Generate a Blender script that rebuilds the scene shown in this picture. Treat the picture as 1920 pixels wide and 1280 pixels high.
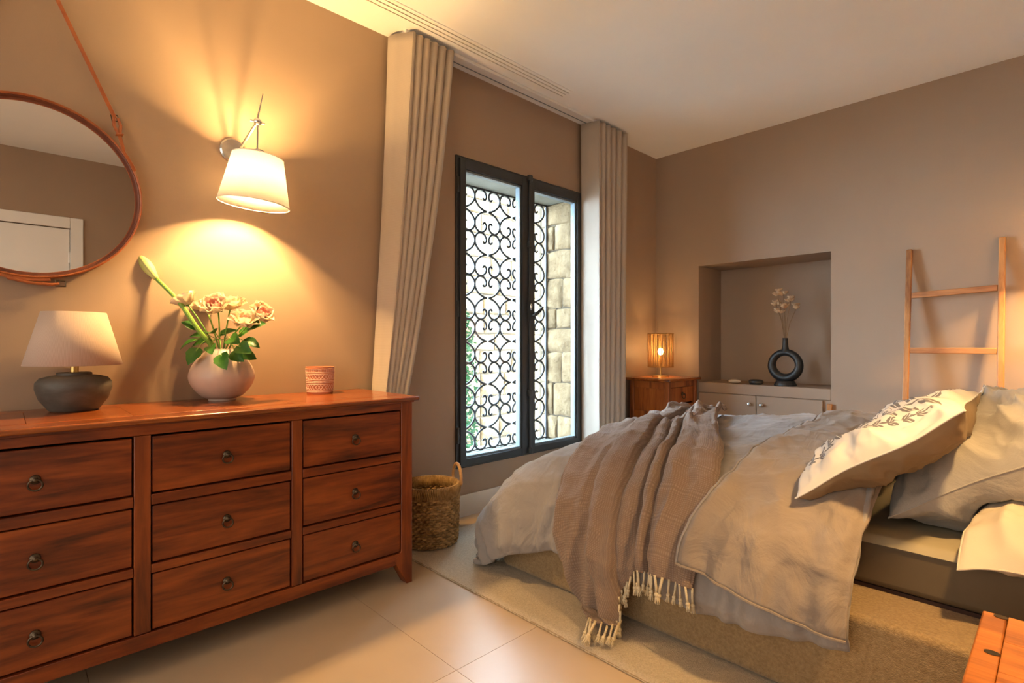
import bpy, bmesh, math, random
import numpy as np
from mathutils import Vector, Matrix, noise

for o in list(bpy.data.objects):
    bpy.data.objects.remove(o, do_unlink=True)
S = bpy.context.scene
COL = S.collection
PI = math.pi

# ------------------------------------------------------------------ camera
FPX, CXP, CYP = 992.0, 960.0, 644.0
TH = math.atan2(1032, 992)
FW = (-math.sin(TH), math.cos(TH))
RT = (math.cos(TH), math.sin(TH))
CAM = (2.65, 0.0, 1.1)
cd = bpy.data.cameras.new('camera')
cd.sensor_width = 36.0
cd.lens = 36.0 * FPX / 1920.0
cd.shift_y = (CYP - 640.0) / 1920.0
cd.clip_start = 0.02
cam = bpy.data.objects.new('camera', cd)
cam.location = CAM
cam.rotation_euler = (PI / 2, 0, TH)
COL.objects.link(cam)
S.camera = cam

# ------------------------------------------------------------------ world, daylight, exposure
W = bpy.data.worlds.new('world')
S.world = W
W.use_nodes = True
bg = W.node_tree.nodes['Background']
bg.inputs['Color'].default_value = (0.60, 0.80, 1.0, 1)
bg.inputs['Strength'].default_value = 24.0
S.view_settings.view_transform = 'Standard'
S.view_settings.look = 'None'
S.view_settings.gamma = 1.0
S.view_settings.use_curve_mapping = False
S.view_settings.exposure = 1.25


def portal(name, loc, rot, sx, sy):          # sampling guide at a window opening, gives no light of its own
    l = bpy.data.lights.new(name, 'AREA')
    l.shape = 'RECTANGLE'
    l.size, l.size_y = sx, sy
    l.cycles.is_portal = True
    o = bpy.data.objects.new(name, l)
    o.location, o.rotation_euler = loc, rot
    COL.objects.link(o)


portal('daylight_portal', (-0.42, 2.68, 1.31), (0, -PI / 2, 0), 2.0, 1.3)
portal('daylight_portal', (1.9, -1.93, 1.38), (PI / 2, 0, 0), 3.4, 2.6)

# ------------------------------------------------------------------ helpers


def ray(px, py):
    a = (px - CXP) / FPX
    return (FW[0] + a * RT[0], FW[1] + a * RT[1], -(py - CYP) / FPX)


def _hit(px, py, i, v):
    d = ray(px, py)
    t = (v - CAM[i]) / d[i]
    return Vector((CAM[0] + t * d[0], CAM[1] + t * d[1], CAM[2] + t * d[2]))


def PX(px, py, x): return _hit(px, py, 0, x)
def PY(px, py, y): return _hit(px, py, 1, y)
def PZ(px, py, z): return _hit(px, py, 2, z)
def PW(px, py, w): return Vector(CAM) + w * Vector(ray(px, py))


def tag(o, label=None, cat=None, group=None, kind=None):
    if label: o['label'] = label
    if cat: o['category'] = cat
    if group: o['group'] = group
    if kind: o['kind'] = kind
    return o


WLOC = {}


def thing(name, loc, label, cat, group=None):
    o = bpy.data.objects.new(name, None)
    o.empty_display_size = 0.05
    o.location = loc
    COL.objects.link(o)
    WLOC[o.name] = Vector(loc)
    return tag(o, label, cat, group)


def link_mesh(name, me, mat, parent=None, smooth=False, angle=35):
    if mat and not me.materials:
        me.materials.append(mat)
    if smooth:
        me.shade_smooth()
        if angle < 180:
            me.set_sharp_from_angle(angle=math.radians(angle))
    o = bpy.data.objects.new(name, me)
    COL.objects.link(o)
    if parent:
        o.parent = parent
        WLOC[o.name] = WLOC.get(parent.name, Vector((0, 0, 0)))
    return o


class MB:
    """collects shapes in world coordinates; build() makes ONE mesh object"""

    def __init__(self):
        self.v, self.f = [], []

    def add(self, vs, fs):
        n = len(self.v)
        self.v += [tuple(p) for p in vs]
        self.f += [tuple(i + n for i in f) for f in fs]
        return self

    def box(self, x0, x1, y0, y1, z0, z1):
        vs = [(x, y, z) for x in (x0, x1) for y in (y0, y1) for z in (z0, z1)]
        fs = [(0, 1, 3, 2), (4, 6, 7, 5), (0, 4, 5, 1), (2, 3, 7, 6), (0, 2, 6, 4), (1, 5, 7, 3)]
        return self.add(vs, fs)

    def prism(self, poly, axis, a, b):
        """poly: 2D points in the plane across axis (x: (y,z), y: (x,z), z: (x,y))"""
        def m(p, t):
            return {'x': (t, p[0], p[1]), 'y': (p[0], t, p[1]), 'z': (p[0], p[1], t)}[axis]
        n = len(poly)
        vs = [m(p, a) for p in poly] + [m(p, b) for p in poly]
        fs = [tuple(range(n))[::-1], tuple(range(n, 2 * n))]
        fs += [(i, (i + 1) % n, n + (i + 1) % n, n + i) for i in range(n)]
        return self.add(vs, fs)

    def tube(self, path, r, seg=8, closed=False, caps=True):
        path = [Vector(p) for p in path]
        n = len(path)
        rr = r if isinstance(r, (list, tuple)) else [r] * n
        rings = []
        prev = None
        for i, p in enumerate(path):
            if closed:
                t = (path[(i + 1) % n] - path[i - 1])
            else:
                t = path[min(i + 1, n - 1)] - path[max(i - 1, 0)]
            t = t.normalized() if t.length > 1e-9 else Vector((0, 0, 1))
            if prev is None:
                ref = Vector((0, 0, 1)) if abs(t.z) < 0.9 else Vector((1, 0, 0))
                u = t.cross(ref).normalized()
            else:
                u = (prev - t * prev.dot(t))
                u = u.normalized() if u.length > 1e-9 else t.orthogonal().normalized()
            prev = u
            w = t.cross(u)
            rings.append([p + (u * math.cos(2 * PI * k / seg) + w * math.sin(2 * PI * k / seg)) * rr[i] for k in range(seg)])
        vs = [q for ring in rings for q in ring]
        fs = []
        m = n if closed else n - 1
        for i in range(m):
            j = (i + 1) % n
            for k in range(seg):
                k2 = (k + 1) % seg
                fs.append((i * seg + k, i * seg + k2, j * seg + k2, j * seg + k))
        if caps and not closed:
            fs.append(tuple(range(seg))[::-1])
            fs.append(tuple(range((n - 1) * seg, n * seg)))
        return self.add(vs, fs)

    def lathe(self, prof, c, seg=32, axis=None, close=False):
        """prof: (r, h) points; c: origin; axis: optional 3x3 matrix turning local z"""
        M = axis or Matrix.Identity(3)
        c = Vector(c)
        vs, fs = [], []
        n = len(prof)
        for r, h in prof:
            for k in range(seg):
                a = 2 * PI * k / seg
                vs.append(c + M @ Vector((r * math.cos(a), r * math.sin(a), h)))
        m = n if close else n - 1
        for i in range(m):
            j = (i + 1) % n
            for k in range(seg):
                k2 = (k + 1) % seg
                fs.append((i * seg + k, i * seg + k2, j * seg + k2, j * seg + k))
        if not close:
            if prof[0][0] > 1e-6: fs.append(tuple(range(seg))[::-1])
            if prof[-1][0] > 1e-6: fs.append(tuple(range((n - 1) * seg, n * seg)))
        return self.add(vs, fs)

    def ball(self, c, r, seg=12, sq=(1, 1, 1)):
        c = Vector(c)
        n = seg // 2
        vs, fs = [], []
        for i in range(n + 1):
            t = PI * i / n
            for k in range(seg):
                a = 2 * PI * k / seg
                vs.append(c + Vector((r * sq[0] * math.sin(t) * math.cos(a), r * sq[1] * math.sin(t) * math.sin(a), -r * sq[2] * math.cos(t))))
        for i in range(n):
            for k in range(seg):
                k2 = (k + 1) % seg
                fs.append((i * seg + k, i * seg + k2, (i + 1) * seg + k2, (i + 1) * seg + k))
        return self.add(vs, fs)

    def mesh(self, name, off=Vector((0, 0, 0))):
        me = bpy.data.meshes.new(name)
        me.from_pydata([(x - off[0], y - off[1], z - off[2]) for x, y, z in self.v], [], self.f)
        bm = bmesh.new()
        bm.from_mesh(me)
        bmesh.ops.remove_doubles(bm, verts=bm.verts, dist=1e-6)
        bmesh.ops.recalc_face_normals(bm, faces=bm.faces)
        bm.to_mesh(me)
        bm.free()
        return me

    def build(self, name, mat, parent=None, smooth=False, bevel=0, seg=2, angle=35, loc=None):
        off = WLOC.get(parent.name, Vector((0, 0, 0))) if parent else (Vector(loc) if loc else Vector((0, 0, 0)))
        me = self.mesh(name, off)
        o = link_mesh(name, me, mat, parent, smooth or bevel > 0, angle)
        if loc and not parent:
            o.location = loc
            WLOC[o.name] = Vector(loc)
        if bevel:
            b = o.modifiers.new('bevel', 'BEVEL')
            b.width, b.segments, b.limit_method, b.angle_limit = bevel, seg, 'ANGLE', math.radians(40)
            b.harden_normals = False
        return o


def grid(name, fn, nu, nv, mat, parent=None, solid=0, subsurf=0, offset=-1, loc=None, uv=True, closed_u=False):
    off = WLOC.get(parent.name, Vector((0, 0, 0))) if parent else (Vector(loc) if loc else Vector((0, 0, 0)))
    vs = []
    for i in range(nu + 1):
        for j in range(nv + 1):
            vs.append(Vector(fn(i / nu, j / nv)) - off)
    fs = []
    for i in range(nu):
        for j in range(nv):
            a = i * (nv + 1) + j
            fs.append((a, a + nv + 1, a + nv + 2, a + 1))
    if closed_u:                                    # weld the last column onto the first
        n0 = nu * (nv + 1)
        fs = [tuple(i - n0 if i >= n0 else i for i in f) for f in fs]
        vs = vs[:n0]
    me = bpy.data.meshes.new(name)
    me.from_pydata([tuple(v) for v in vs], [], fs)
    ul = me.uv_layers.new(name='UVMap')
    for p in me.polygons:
        for li in p.loop_indices:
            vi = me.loops[li].vertex_index
            ul.data[li].uv = ((vi // (nv + 1)) / nu, (vi % (nv + 1)) / nv)
    o = link_mesh(name, me, mat, parent, True, 180)
    if loc and not parent:
        o.location = loc
        WLOC[o.name] = Vector(loc)
    if solid:
        m = o.modifiers.new('solid', 'SOLIDIFY')
        m.thickness, m.offset = solid, offset
    if subsurf:
        m = o.modifiers.new('sub', 'SUBSURF')
        m.levels = m.render_levels = subsurf
    return o


def dup(o, parent=None, M=None, name=None):
    c = o.copy()
    COL.objects.link(c)
    if parent: c.parent = parent
    if M is not None: c.matrix_local = M
    return c


def smooth(t):
    t = max(0.0, min(1.0, t))
    return t * t * (3 - 2 * t)


def lerp(a, b, t): return a + (b - a) * t


def interp(x, xs, ys): return float(np.interp(x, xs, ys))


def nz(x, y, z=0.0): return noise.noise(Vector((x, y, z)))


# ------------------------------------------------------------------ materials


def srgb(r, g, b):
    def c(u):
        u /= 255.0
        return u / 12.92 if u <= 0.04045 else ((u + 0.055) / 1.055) ** 2.4
    return (c(r), c(g), c(b), 1)


def base_mat(name):
    m = bpy.data.materials.new(name)
    m.use_nodes = True
    nt = m.node_tree
    return m, nt, nt.nodes, nt.links, nt.nodes['Principled BSDF']


def pmat(name, c1, c2=None, rough=0.6, scale=8.0, bump=0.0, bscale=60.0, metal=0.0, spec=0.5, sheen=0.0, stretch=(1, 1, 1), detail=4.0, trans=0.0, rnd=0.0):
    """two-tone noise material on object coordinates"""
    m, nt, N, L, P = base_mat(name)
    P.inputs['Roughness'].default_value = rough
    P.inputs['Metallic'].default_value = metal
    P.inputs['Specular IOR Level'].default_value = spec
    if sheen:
        P.inputs['Sheen Weight'].default_value = sheen
        P.inputs['Sheen Roughness'].default_value = 0.5
    tc = N.new('ShaderNodeTexCoord')
    mp = N.new('ShaderNodeMapping')
    mp.inputs['Scale'].default_value = stretch
    L.new(tc.outputs['Object'], mp.inputs['Vector'])
    vec = mp.outputs['Vector']
    if rnd:
        oi = N.new('ShaderNodeObjectInfo')
        ad = N.new('ShaderNodeVectorMath')
        sc = N.new('ShaderNodeVectorMath')
        sc.operation = 'SCALE'
        cb = N.new('ShaderNodeCombineXYZ')
        for k in range(3): L.new(oi.outputs['Random'], cb.inputs[k])
        L.new(cb.outputs[0], sc.inputs[0])
        sc.inputs['Scale'].default_value = rnd
        L.new(vec, ad.inputs[0])
        L.new(sc.outputs[0], ad.inputs[1])
        vec = ad.outputs[0]
    n = N.new('ShaderNodeTexNoise')
    n.inputs['Scale'].default_value = scale
    n.inputs['Detail'].default_value = detail
    L.new(vec, n.inputs['Vector'])
    r = N.new('ShaderNodeValToRGB')
    r.color_ramp.elements[0].position, r.color_ramp.elements[1].position = 0.3, 0.7
    r.color_ramp.elements[0].color = c1
    r.color_ramp.elements[1].color = c2 or c1
    L.new(n.outputs['Fac'], r.inputs['Fac'])
    L.new(r.outputs['Color'], P.inputs['Base Color'])
    if bump:
        n2 = N.new('ShaderNodeTexNoise')
        n2.inputs['Scale'].default_value = bscale
        n2.inputs['Detail'].default_value = 3
        L.new(vec, n2.inputs['Vector'])
        b = N.new('ShaderNodeBump')
        b.inputs['Strength'].default_value = bump
        b.inputs['Distance'].default_value = 0.01
        L.new(n2.outputs['Fac'], b.inputs['Height'])
        L.new(b.outputs['Normal'], P.inputs['Normal'])
    if trans:
        t = N.new('ShaderNodeBsdfTranslucent')
        L.new(r.outputs['Color'], t.inputs['Color'])
        mx = N.new('ShaderNodeMixShader')
        mx.inputs['Fac'].default_value = trans
        out = N['Material Output']
        L.new(P.outputs[0], mx.inputs[1])
        L.new(t.outputs[0], mx.inputs[2])
        L.new(mx.outputs[0], out.inputs['Surface'])
    return m


def wood_mat(name, dark, mid, light, axis='y', rough=0.32, dens=1.0, coat=0.25):
    m, nt, N, L, P = base_mat(name)
    P.inputs['Roughness'].default_value = rough
    P.inputs['Coat Weight'].default_value = coat
    P.inputs['Coat Roughness'].default_value = 0.2
    tc = N.new('ShaderNodeTexCoord')
    oi = N.new('ShaderNodeObjectInfo')
    cb = N.new('ShaderNodeCombineXYZ')
    for k, s in enumerate((7.0, 13.0, 5.0)):
        mu = N.new('ShaderNodeMath')
        mu.operation = 'MULTIPLY'
        mu.inputs[1].default_value = s
        L.new(oi.outputs['Random'], mu.inputs[0])
        L.new(mu.outputs[0], cb.inputs[k])
    ad = N.new('ShaderNodeVectorMath')
    L.new(tc.outputs['Object'], ad.inputs[0])
    L.new(cb.outputs[0], ad.inputs[1])
    mp = N.new('ShaderNodeMapping')
    st = {'x': (1, 9, 9), 'y': (9, 1, 9), 'z': (9, 9, 1)}[axis]
    mp.inputs['Scale'].default_value = tuple(s * dens for s in st)
    L.new(ad.outputs[0], mp.inputs['Vector'])
    n1 = N.new('ShaderNodeTexNoise')
    n1.inputs['Scale'].default_value = 1.6
    n1.inputs['Detail'].default_value = 5
    n1.inputs['Distortion'].default_value = 1.1
    L.new(mp.outputs[0], n1.inputs['Vector'])
    n2 = N.new('ShaderNodeTexNoise')
    n2.inputs['Scale'].default_value = 12
    n2.inputs['Detail'].default_value = 4
    L.new(mp.outputs[0], n2.inputs['Vector'])
    mx = N.new('ShaderNodeMath')
    mx.operation = 'MULTIPLY_ADD'
    mx.inputs[1].default_value = 0.3
    L.new(n2.outputs['Fac'], mx.inputs[0])
    L.new(n1.outputs['Fac'], mx.inputs[2])
    r = N.new('ShaderNodeValToRGB')
    e = r.color_ramp.elements
    e[0].position, e[0].color = 0.42, dark
    e[1].position, e[1].color = 0.86, light
    k = e.new(0.62)
    k.color = mid
    L.new(mx.outputs[0], r.inputs['Fac'])
    L.new(r.outputs['Color'], P.inputs['Base Color'])
    b = N.new('ShaderNodeBump')
    b.inputs['Strength'].default_value = 0.08
    b.inputs['Distance'].default_value = 0.004
    L.new(n2.outputs['Fac'], b.inputs['Height'])
    L.new(b.outputs['Normal'], P.inputs['Normal'])
    return m


def weave_mat(name, c1, c2, su, sv, rough=0.9, bump=0.5, uv=True, dist=0.004, trans=0.0):
    """woven cloth: warp and weft from two crossed waves"""
    m, nt, N, L, P = base_mat(name)
    P.inputs['Roughness'].default_value = rough
    P.inputs['Specular IOR Level'].default_value = 0.2
    P.inputs['Sheen Weight'].default_value = 0.15
    tc = N.new('ShaderNodeTexCoord')
    mp = N.new('ShaderNodeMapping')
    mp.inputs['Scale'].default_value = (su, sv, 1 if uv else su)
    L.new(tc.outputs['UV' if uv else 'Object'], mp.inputs['Vector'])
    w1 = N.new('ShaderNodeTexWave')
    w1.bands_direction = 'X'
    w1.inputs['Scale'].default_value = 1.0
    w1.inputs['Distortion'].default_value = 0.8
    w2 = N.new('ShaderNodeTexWave')
    w2.bands_direction = 'Y'
    w2.inputs['Scale'].default_value = 1.0
    w2.inputs['Distortion'].default_value = 0.8
    L.new(mp.outputs[0], w1.inputs['Vector'])
    L.new(mp.outputs[0], w2.inputs['Vector'])
    mu = N.new('ShaderNodeMath')
    mu.operation = 'MULTIPLY'
    L.new(w1.outputs['Fac'], mu.inputs[0])
    L.new(w2.outputs['Fac'], mu.inputs[1])
    nn = N.new('ShaderNodeTexNoise')
    nn.inputs['Scale'].default_value = 6
    L.new(tc.outputs['Object'], nn.inputs['Vector'])
    ma = N.new('ShaderNodeMath')
    ma.operation = 'MULTIPLY_ADD'
    ma.inputs[1].default_value = 0.35
    L.new(nn.outputs['Fac'], ma.inputs[0])
    L.new(mu.outputs[0], ma.inputs[2])
    r = N.new('ShaderNodeValToRGB')
    r.color_ramp.elements[0].color, r.color_ramp.elements[1].color = c1, c2
    r.color_ramp.elements[0].position, r.color_ramp.elements[1].position = 0.15, 0.9
    L.new(ma.outputs[0], r.inputs['Fac'])
    L.new(r.outputs['Color'], P.inputs['Base Color'])
    b = N.new('ShaderNodeBump')
    b.inputs['Strength'].default_value = bump
    b.inputs['Distance'].default_value = dist
    L.new(mu.outputs[0], b.inputs['Height'])
    L.new(b.outputs['Normal'], P.inputs['Normal'])
    return m


def glass_mat(name, tint=(1, 1, 1, 1)):
    """thin pane: clear with a grazing reflection"""
    m, nt, N, L, P = base_mat(name)
    N.remove(P)
    t = N.new('ShaderNodeBsdfTransparent')
    t.inputs['Color'].default_value = tint
    g = N.new('ShaderNodeBsdfGlossy')
    g.inputs['Roughness'].default_value = 0.01
    lw = N.new('ShaderNodeLayerWeight')
    lw.inputs['Blend'].default_value = 0.5
    pw = N.new('ShaderNodeMath')
    pw.operation = 'POWER'
    pw.inputs[1].default_value = 5.0
    L.new(lw.outputs['Facing'], pw.inputs[0])
    fr = N.new('ShaderNodeMath')
    fr.operation = 'MULTIPLY_ADD'
    fr.inputs[1].default_value = 0.96
    fr.inputs[2].default_value = 0.03
    L.new(pw.outputs[0], fr.inputs[0])
    mx = N.new('ShaderNodeMixShader')
    L.new(fr.outputs[0], mx.inputs['Fac'])
    L.new(t.outputs[0], mx.inputs[1])
    L.new(g.outputs[0], mx.inputs[2])
    L.new(mx.outputs[0], N['Material Output'].inputs['Surface'])
    return m


def emit_mat(name, col, s):
    m, nt, N, L, P = base_mat(name)
    P.inputs['Base Color'].default_value = col
    P.inputs['Emission Color'].default_value = col
    P.inputs['Emission Strength'].default_value = s
    return m


def linen_mat(name, c1, c2, rough=0.85, rum=0.35, rs=7.0, sheen=0.15, fine=0.10):
    m = pmat(name, c1, c2, rough, 5, fine, 330, spec=0.2, sheen=sheen)
    nt = m.node_tree
    N, L = nt.nodes, nt.links
    P = N['Principled BSDF']
    b0 = P.inputs['Normal'].links[0].from_node
    tc = [n for n in N if n.type == 'TEX_COORD'][0]
    mp = N.new('ShaderNodeMapping')
    mp.inputs['Scale'].default_value = (1.0, 0.55, 0.8)
    mp.inputs['Rotation'].default_value = (0.3, 0.2, 0.6)
    L.new(tc.outputs['Object'], mp.inputs['Vector'])
    n = N.new('ShaderNodeTexNoise')
    n.inputs['Scale'].default_value = rs
    n.inputs['Detail'].default_value = 5
    n.inputs['Distortion'].default_value = 1.4
    L.new(mp.outputs[0], n.inputs['Vector'])
    b = N.new('ShaderNodeBump')
    b.inputs['Strength'].default_value = rum
    b.inputs['Distance'].default_value = 0.06
    L.new(n.outputs['Fac'], b.inputs['Height'])
    L.new(b.outputs['Normal'], b0.inputs['Normal'])
    return m


M = {}
M['wall'] = pmat('taupe_paint', (0.345, 0.243, 0.172, 1), (0.36, 0.255, 0.18, 1), 0.55, 3, 0.04, 180, spec=0.35)
M['ceiling'] = pmat('white_ceiling_paint', (0.86, 0.85, 0.84, 1), (0.88, 0.87, 0.86, 1), 0.8, 3, 0.02, 150)
M['white'] = pmat('white_lacquer', (0.80, 0.78, 0.75, 1), (0.82, 0.80, 0.77, 1), 0.4, 3)
M['skirting'] = pmat('pale_skirting_paint', (0.62, 0.58, 0.53, 1), (0.66, 0.62, 0.57, 1), 0.5, 4)
M['tile'] = pmat('beige_stone_tile', (0.42, 0.31, 0.21, 1), (0.475, 0.36, 0.25, 1), 0.30, 2.2, 0.03, 30, detail=6, rnd=11)
M['grout'] = pmat('beige_grout', (0.40, 0.295, 0.20, 1), None, 0.6)
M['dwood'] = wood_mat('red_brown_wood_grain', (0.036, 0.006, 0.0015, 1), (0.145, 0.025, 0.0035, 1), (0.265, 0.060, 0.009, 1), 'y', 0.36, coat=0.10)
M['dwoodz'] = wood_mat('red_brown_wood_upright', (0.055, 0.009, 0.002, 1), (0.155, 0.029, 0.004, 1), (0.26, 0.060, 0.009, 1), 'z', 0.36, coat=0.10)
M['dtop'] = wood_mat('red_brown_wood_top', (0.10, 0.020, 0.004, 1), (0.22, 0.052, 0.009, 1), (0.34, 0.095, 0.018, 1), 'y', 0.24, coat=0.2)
M['nwood'] = wood_mat('chestnut_wood', (0.10, 0.02, 0.004, 1), (0.30, 0.075, 0.012, 1), (0.44, 0.14, 0.028, 1), 'z', 0.4)
M['cwood'] = wood_mat('orange_chest_wood', (0.20, 0.05, 0.008, 1), (0.38, 0.115, 0.018, 1), (0.50, 0.18, 0.035, 1), 'x', 0.35)
M['ladder'] = wood_mat('honey_teak', (0.24, 0.085, 0.025, 1), (0.42, 0.18, 0.055, 1), (0.54, 0.26, 0.09, 1), 'z', 0.5, coat=0.05)
M['rung'] = wood_mat('honey_teak_rung', (0.22, 0.075, 0.022, 1), (0.38, 0.15, 0.048, 1), (0.50, 0.23, 0.08, 1), 'x', 0.5, coat=0.05)
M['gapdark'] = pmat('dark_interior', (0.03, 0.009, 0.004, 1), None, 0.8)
M['bronze'] = pmat('aged_bronze', (0.05, 0.035, 0.025, 1), (0.12, 0.085, 0.055, 1), 0.38, 40, metal=0.85)
M['brass'] = pmat('brass', (0.55, 0.36, 0.12, 1), (0.62, 0.42, 0.16, 1), 0.28, 20, metal=1.0)
M['slot'] = pmat('dull_gold_slot', (0.24, 0.16, 0.07, 1), (0.28, 0.19, 0.09, 1), 0.7, 20)
M['chrome'] = pmat('polished_steel', (0.66, 0.66, 0.66, 1), (0.74, 0.74, 0.74, 1), 0.22, 20, metal=1.0)
M['anthracite'] = pmat('anthracite_frame', (0.028, 0.032, 0.036, 1), (0.034, 0.038, 0.043, 1), 0.42, 10)
M['gasket'] = pmat('grey_glazing_bead', (0.16, 0.20, 0.23, 1), None, 0.4)
M['glassfill'] = glass_mat('warm_fill_glass', (0.31, 0.25, 0.20, 1))  # tint added to warm and dim the fill light from behind
M['glass'] = glass_mat('window_glass', (0.97, 0.99, 0.985, 1))
M['iron'] = pmat('wrought_iron', (0.018, 0.016, 0.016, 1), (0.035, 0.03, 0.028, 1), 0.55, 60, 0.2, 200)
M['stone'] = pmat('pale_limestone', (0.145, 0.090, 0.040, 1), (0.28, 0.19, 0.10, 1), 0.95, 9, 0.9, 40, detail=7, rnd=17)
M['mortar'] = pmat('lime_mortar', (0.065, 0.045, 0.025, 1), (0.09, 0.062, 0.036, 1), 0.95, 12, 0.4, 60)
M['concrete'] = pmat('grey_concrete_lintel', (0.21, 0.20, 0.165, 1), (0.26, 0.25, 0.21, 1), 0.9, 8, 0.2, 60)
M['gravel'] = pmat('pale_gravel', (0.18, 0.155, 0.125, 1), (0.25, 0.22, 0.18, 1), 0.95, 60, 0.6, 120)
M['foliage'] = pmat('green_foliage', (0.010, 0.050, 0.016, 1), (0.03, 0.105, 0.034, 1), 0.6, 20, trans=0.25)
M['curtain'] = weave_mat('greige_curtain_linen', (0.40, 0.335, 0.275, 1), (0.50, 0.425, 0.35, 1), 90, 200, 0.9, 0.12, True, 0.001)
M['leather'] = pmat('tan_leather', (0.30, 0.075, 0.02, 1), (0.40, 0.115, 0.03, 1), 0.45, 30, 0.12, 200)
M['leatherd'] = pmat('brown_leather', (0.13, 0.035, 0.016, 1), (0.18, 0.05, 0.022, 1), 0.45, 30, 0.12, 200)
m, nt, N_, L_, P_ = base_mat('mirror_glass')
P_.inputs['Metallic'].default_value = 1.0
P_.inputs['Roughness'].default_value = 0.0
P_.inputs['Base Color'].default_value = (0.93, 0.93, 0.93, 1)
M['mirror'] = m
M['shade_w'] = pmat('white_fabric_shade', (0.88, 0.87, 0.85, 1), (0.92, 0.91, 0.89, 1), 0.8, 200, trans=0.68)
M['shade_b'] = weave_mat('oatmeal_linen_shade', (0.44, 0.33, 0.27, 1), (0.58, 0.455, 0.385, 1), 70, 60, 0.9, 0.15, True, 0.001)
M['string'] = pmat('natural_string', (0.42, 0.24, 0.08, 1), (0.52, 0.31, 0.11, 1), 0.8, 60, trans=0.35)
M['ceramic_d'] = pmat('charcoal_ceramic', (0.045, 0.038, 0.032, 1), (0.115, 0.10, 0.088, 1), 0.55, 9, 0.08, 50, stretch=(1, 1, 2.2), detail=6)
M['ceramic_p'] = pmat('blush_stoneware', (0.50, 0.385, 0.32, 1), (0.56, 0.435, 0.365, 1), 0.42, 12, 0.03, 60)
M['ceramic_k'] = pmat('black_ceramic', (0.010, 0.010, 0.011, 1), (0.02, 0.02, 0.021, 1), 0.4, 20, 0.15, 90)
M['pebble_l'] = pmat('pale_pebble', (0.55, 0.45, 0.34, 1), (0.62, 0.52, 0.40, 1), 0.6, 20)
M['stem'] = pmat('green_stem', (0.12, 0.26, 0.03, 1), (0.20, 0.36, 0.05, 1), 0.5, 15)
M['leaf'] = pmat('rose_leaf', (0.022, 0.11, 0.012, 1), (0.06, 0.20, 0.022, 1), 0.4, 25, 0.1, 80, trans=0.2)
M['petal'] = pmat('cream_petal', (0.80, 0.66, 0.46, 1), (0.84, 0.76, 0.62, 1), 0.6, 18, trans=0.3)
M['petalp'] = pmat('pink_petal', (0.75, 0.30, 0.24, 1), (0.82, 0.55, 0.44, 1), 0.6, 25, trans=0.3)
M['calla'] = pmat('calla_spathe', (0.55, 0.62, 0.16, 1), (0.80, 0.80, 0.45, 1), 0.5, 10, trans=0.35)
M['dryf'] = pmat('dried_blossom', (0.42, 0.20, 0.09, 1), (0.72, 0.56, 0.36, 1), 0.8, 25, rnd=5)
M['drys'] = pmat('dried_stem', (0.18, 0.10, 0.045, 1), (0.25, 0.15, 0.07, 1), 0.8, 25)
M['seagrass'] = pmat('seagrass', (0.17, 0.088, 0.028, 1), (0.50, 0.31, 0.125, 1), 0.85, 26, 0.3, 120, rnd=9)
M['rattan'] = pmat('rattan_handle', (0.40, 0.20, 0.07, 1), (0.52, 0.29, 0.12, 1), 0.6, 40)
M['rug'] = pmat('cream_wool_pile', (0.46, 0.365, 0.255, 1), (0.60, 0.49, 0.36, 1), 1.0, 140, 1.0, 300, spec=0.05, sheen=0.3)
M['rugedge'] = pmat('rug_binding', (0.34, 0.25, 0.16, 1), None, 1.0)
M['bedbase'] = pmat('beige_upholstery', (0.225, 0.145, 0.070, 1), (0.32, 0.22, 0.115, 1), 0.95, 120, 0.6, 260, spec=0.1, sheen=0.2)
M['mattress'] = pmat('taupe_mattress_cover', (0.090, 0.062, 0.034, 1), (0.11, 0.078, 0.044, 1), 0.6, 5, 0.05, 30, spec=0.3)
M['sheet'] = pmat('sage_fitted_sheet', (0.30, 0.25, 0.165, 1), (0.34, 0.285, 0.19, 1), 0.85, 6, 0.06, 40)
M['duvet'] = linen_mat('grey_washed_linen', (0.245, 0.218, 0.208, 1), (0.29, 0.26, 0.248, 1))
M['duvetin'] = linen_mat('sand_washed_linen', (0.235, 0.185, 0.150, 1), (0.275, 0.22, 0.18, 1))
M['throw'] = weave_mat('mauve_brown_herringbone', (0.185, 0.125, 0.093, 1), (0.26, 0.185, 0.144, 1), 27, 66, 0.95, 0.5, True, 0.003)
M['fringe'] = pmat('cream_cotton_fringe', (0.52, 0.42, 0.27, 1), (0.62, 0.52, 0.36, 1), 0.95, 60, 0.4, 200)
M['pillow'] = linen_mat('pale_grey_sateen', (0.27, 0.245, 0.22, 1), (0.31, 0.285, 0.26, 1), 0.45, 0.25, 5.0)
M['pillowc'] = pmat('cream_cotton', (0.46, 0.39, 0.31, 1), (0.52, 0.445, 0.36, 1), 0.8, 6, 0.05, 260)
M['pillowb'] = pmat('taupe_cotton', (0.20, 0.14, 0.08, 1), (0.24, 0.17, 0.10, 1), 0.7, 6, 0.05, 200)
M['bulb'] = emit_mat('warm_bulb', (1.0, 0.72, 0.38, 1), 14.0)
WARM = (1.0, 0.61, 0.225)


def lamp_light(name, parent, loc, watt, radius, col=WARM):
    l = bpy.data.lights.new(name, 'POINT')
    l.energy, l.color, l.shadow_soft_size = watt, col, radius
    o = bpy.data.objects.new(name, l)
    o.location = Vector(loc) - WLOC.get(parent.name, Vector((0, 0, 0)))
    o.parent = parent
    COL.objects.link(o)
    return o

# ================================================================== the room
ZC = 2.837          # ceiling
YN = 4.43           # niche wall
XR = 3.79           # door wall
XH = 2.98           # wall at the head of the bed
YB = -1.6           # wall behind the camera
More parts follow.
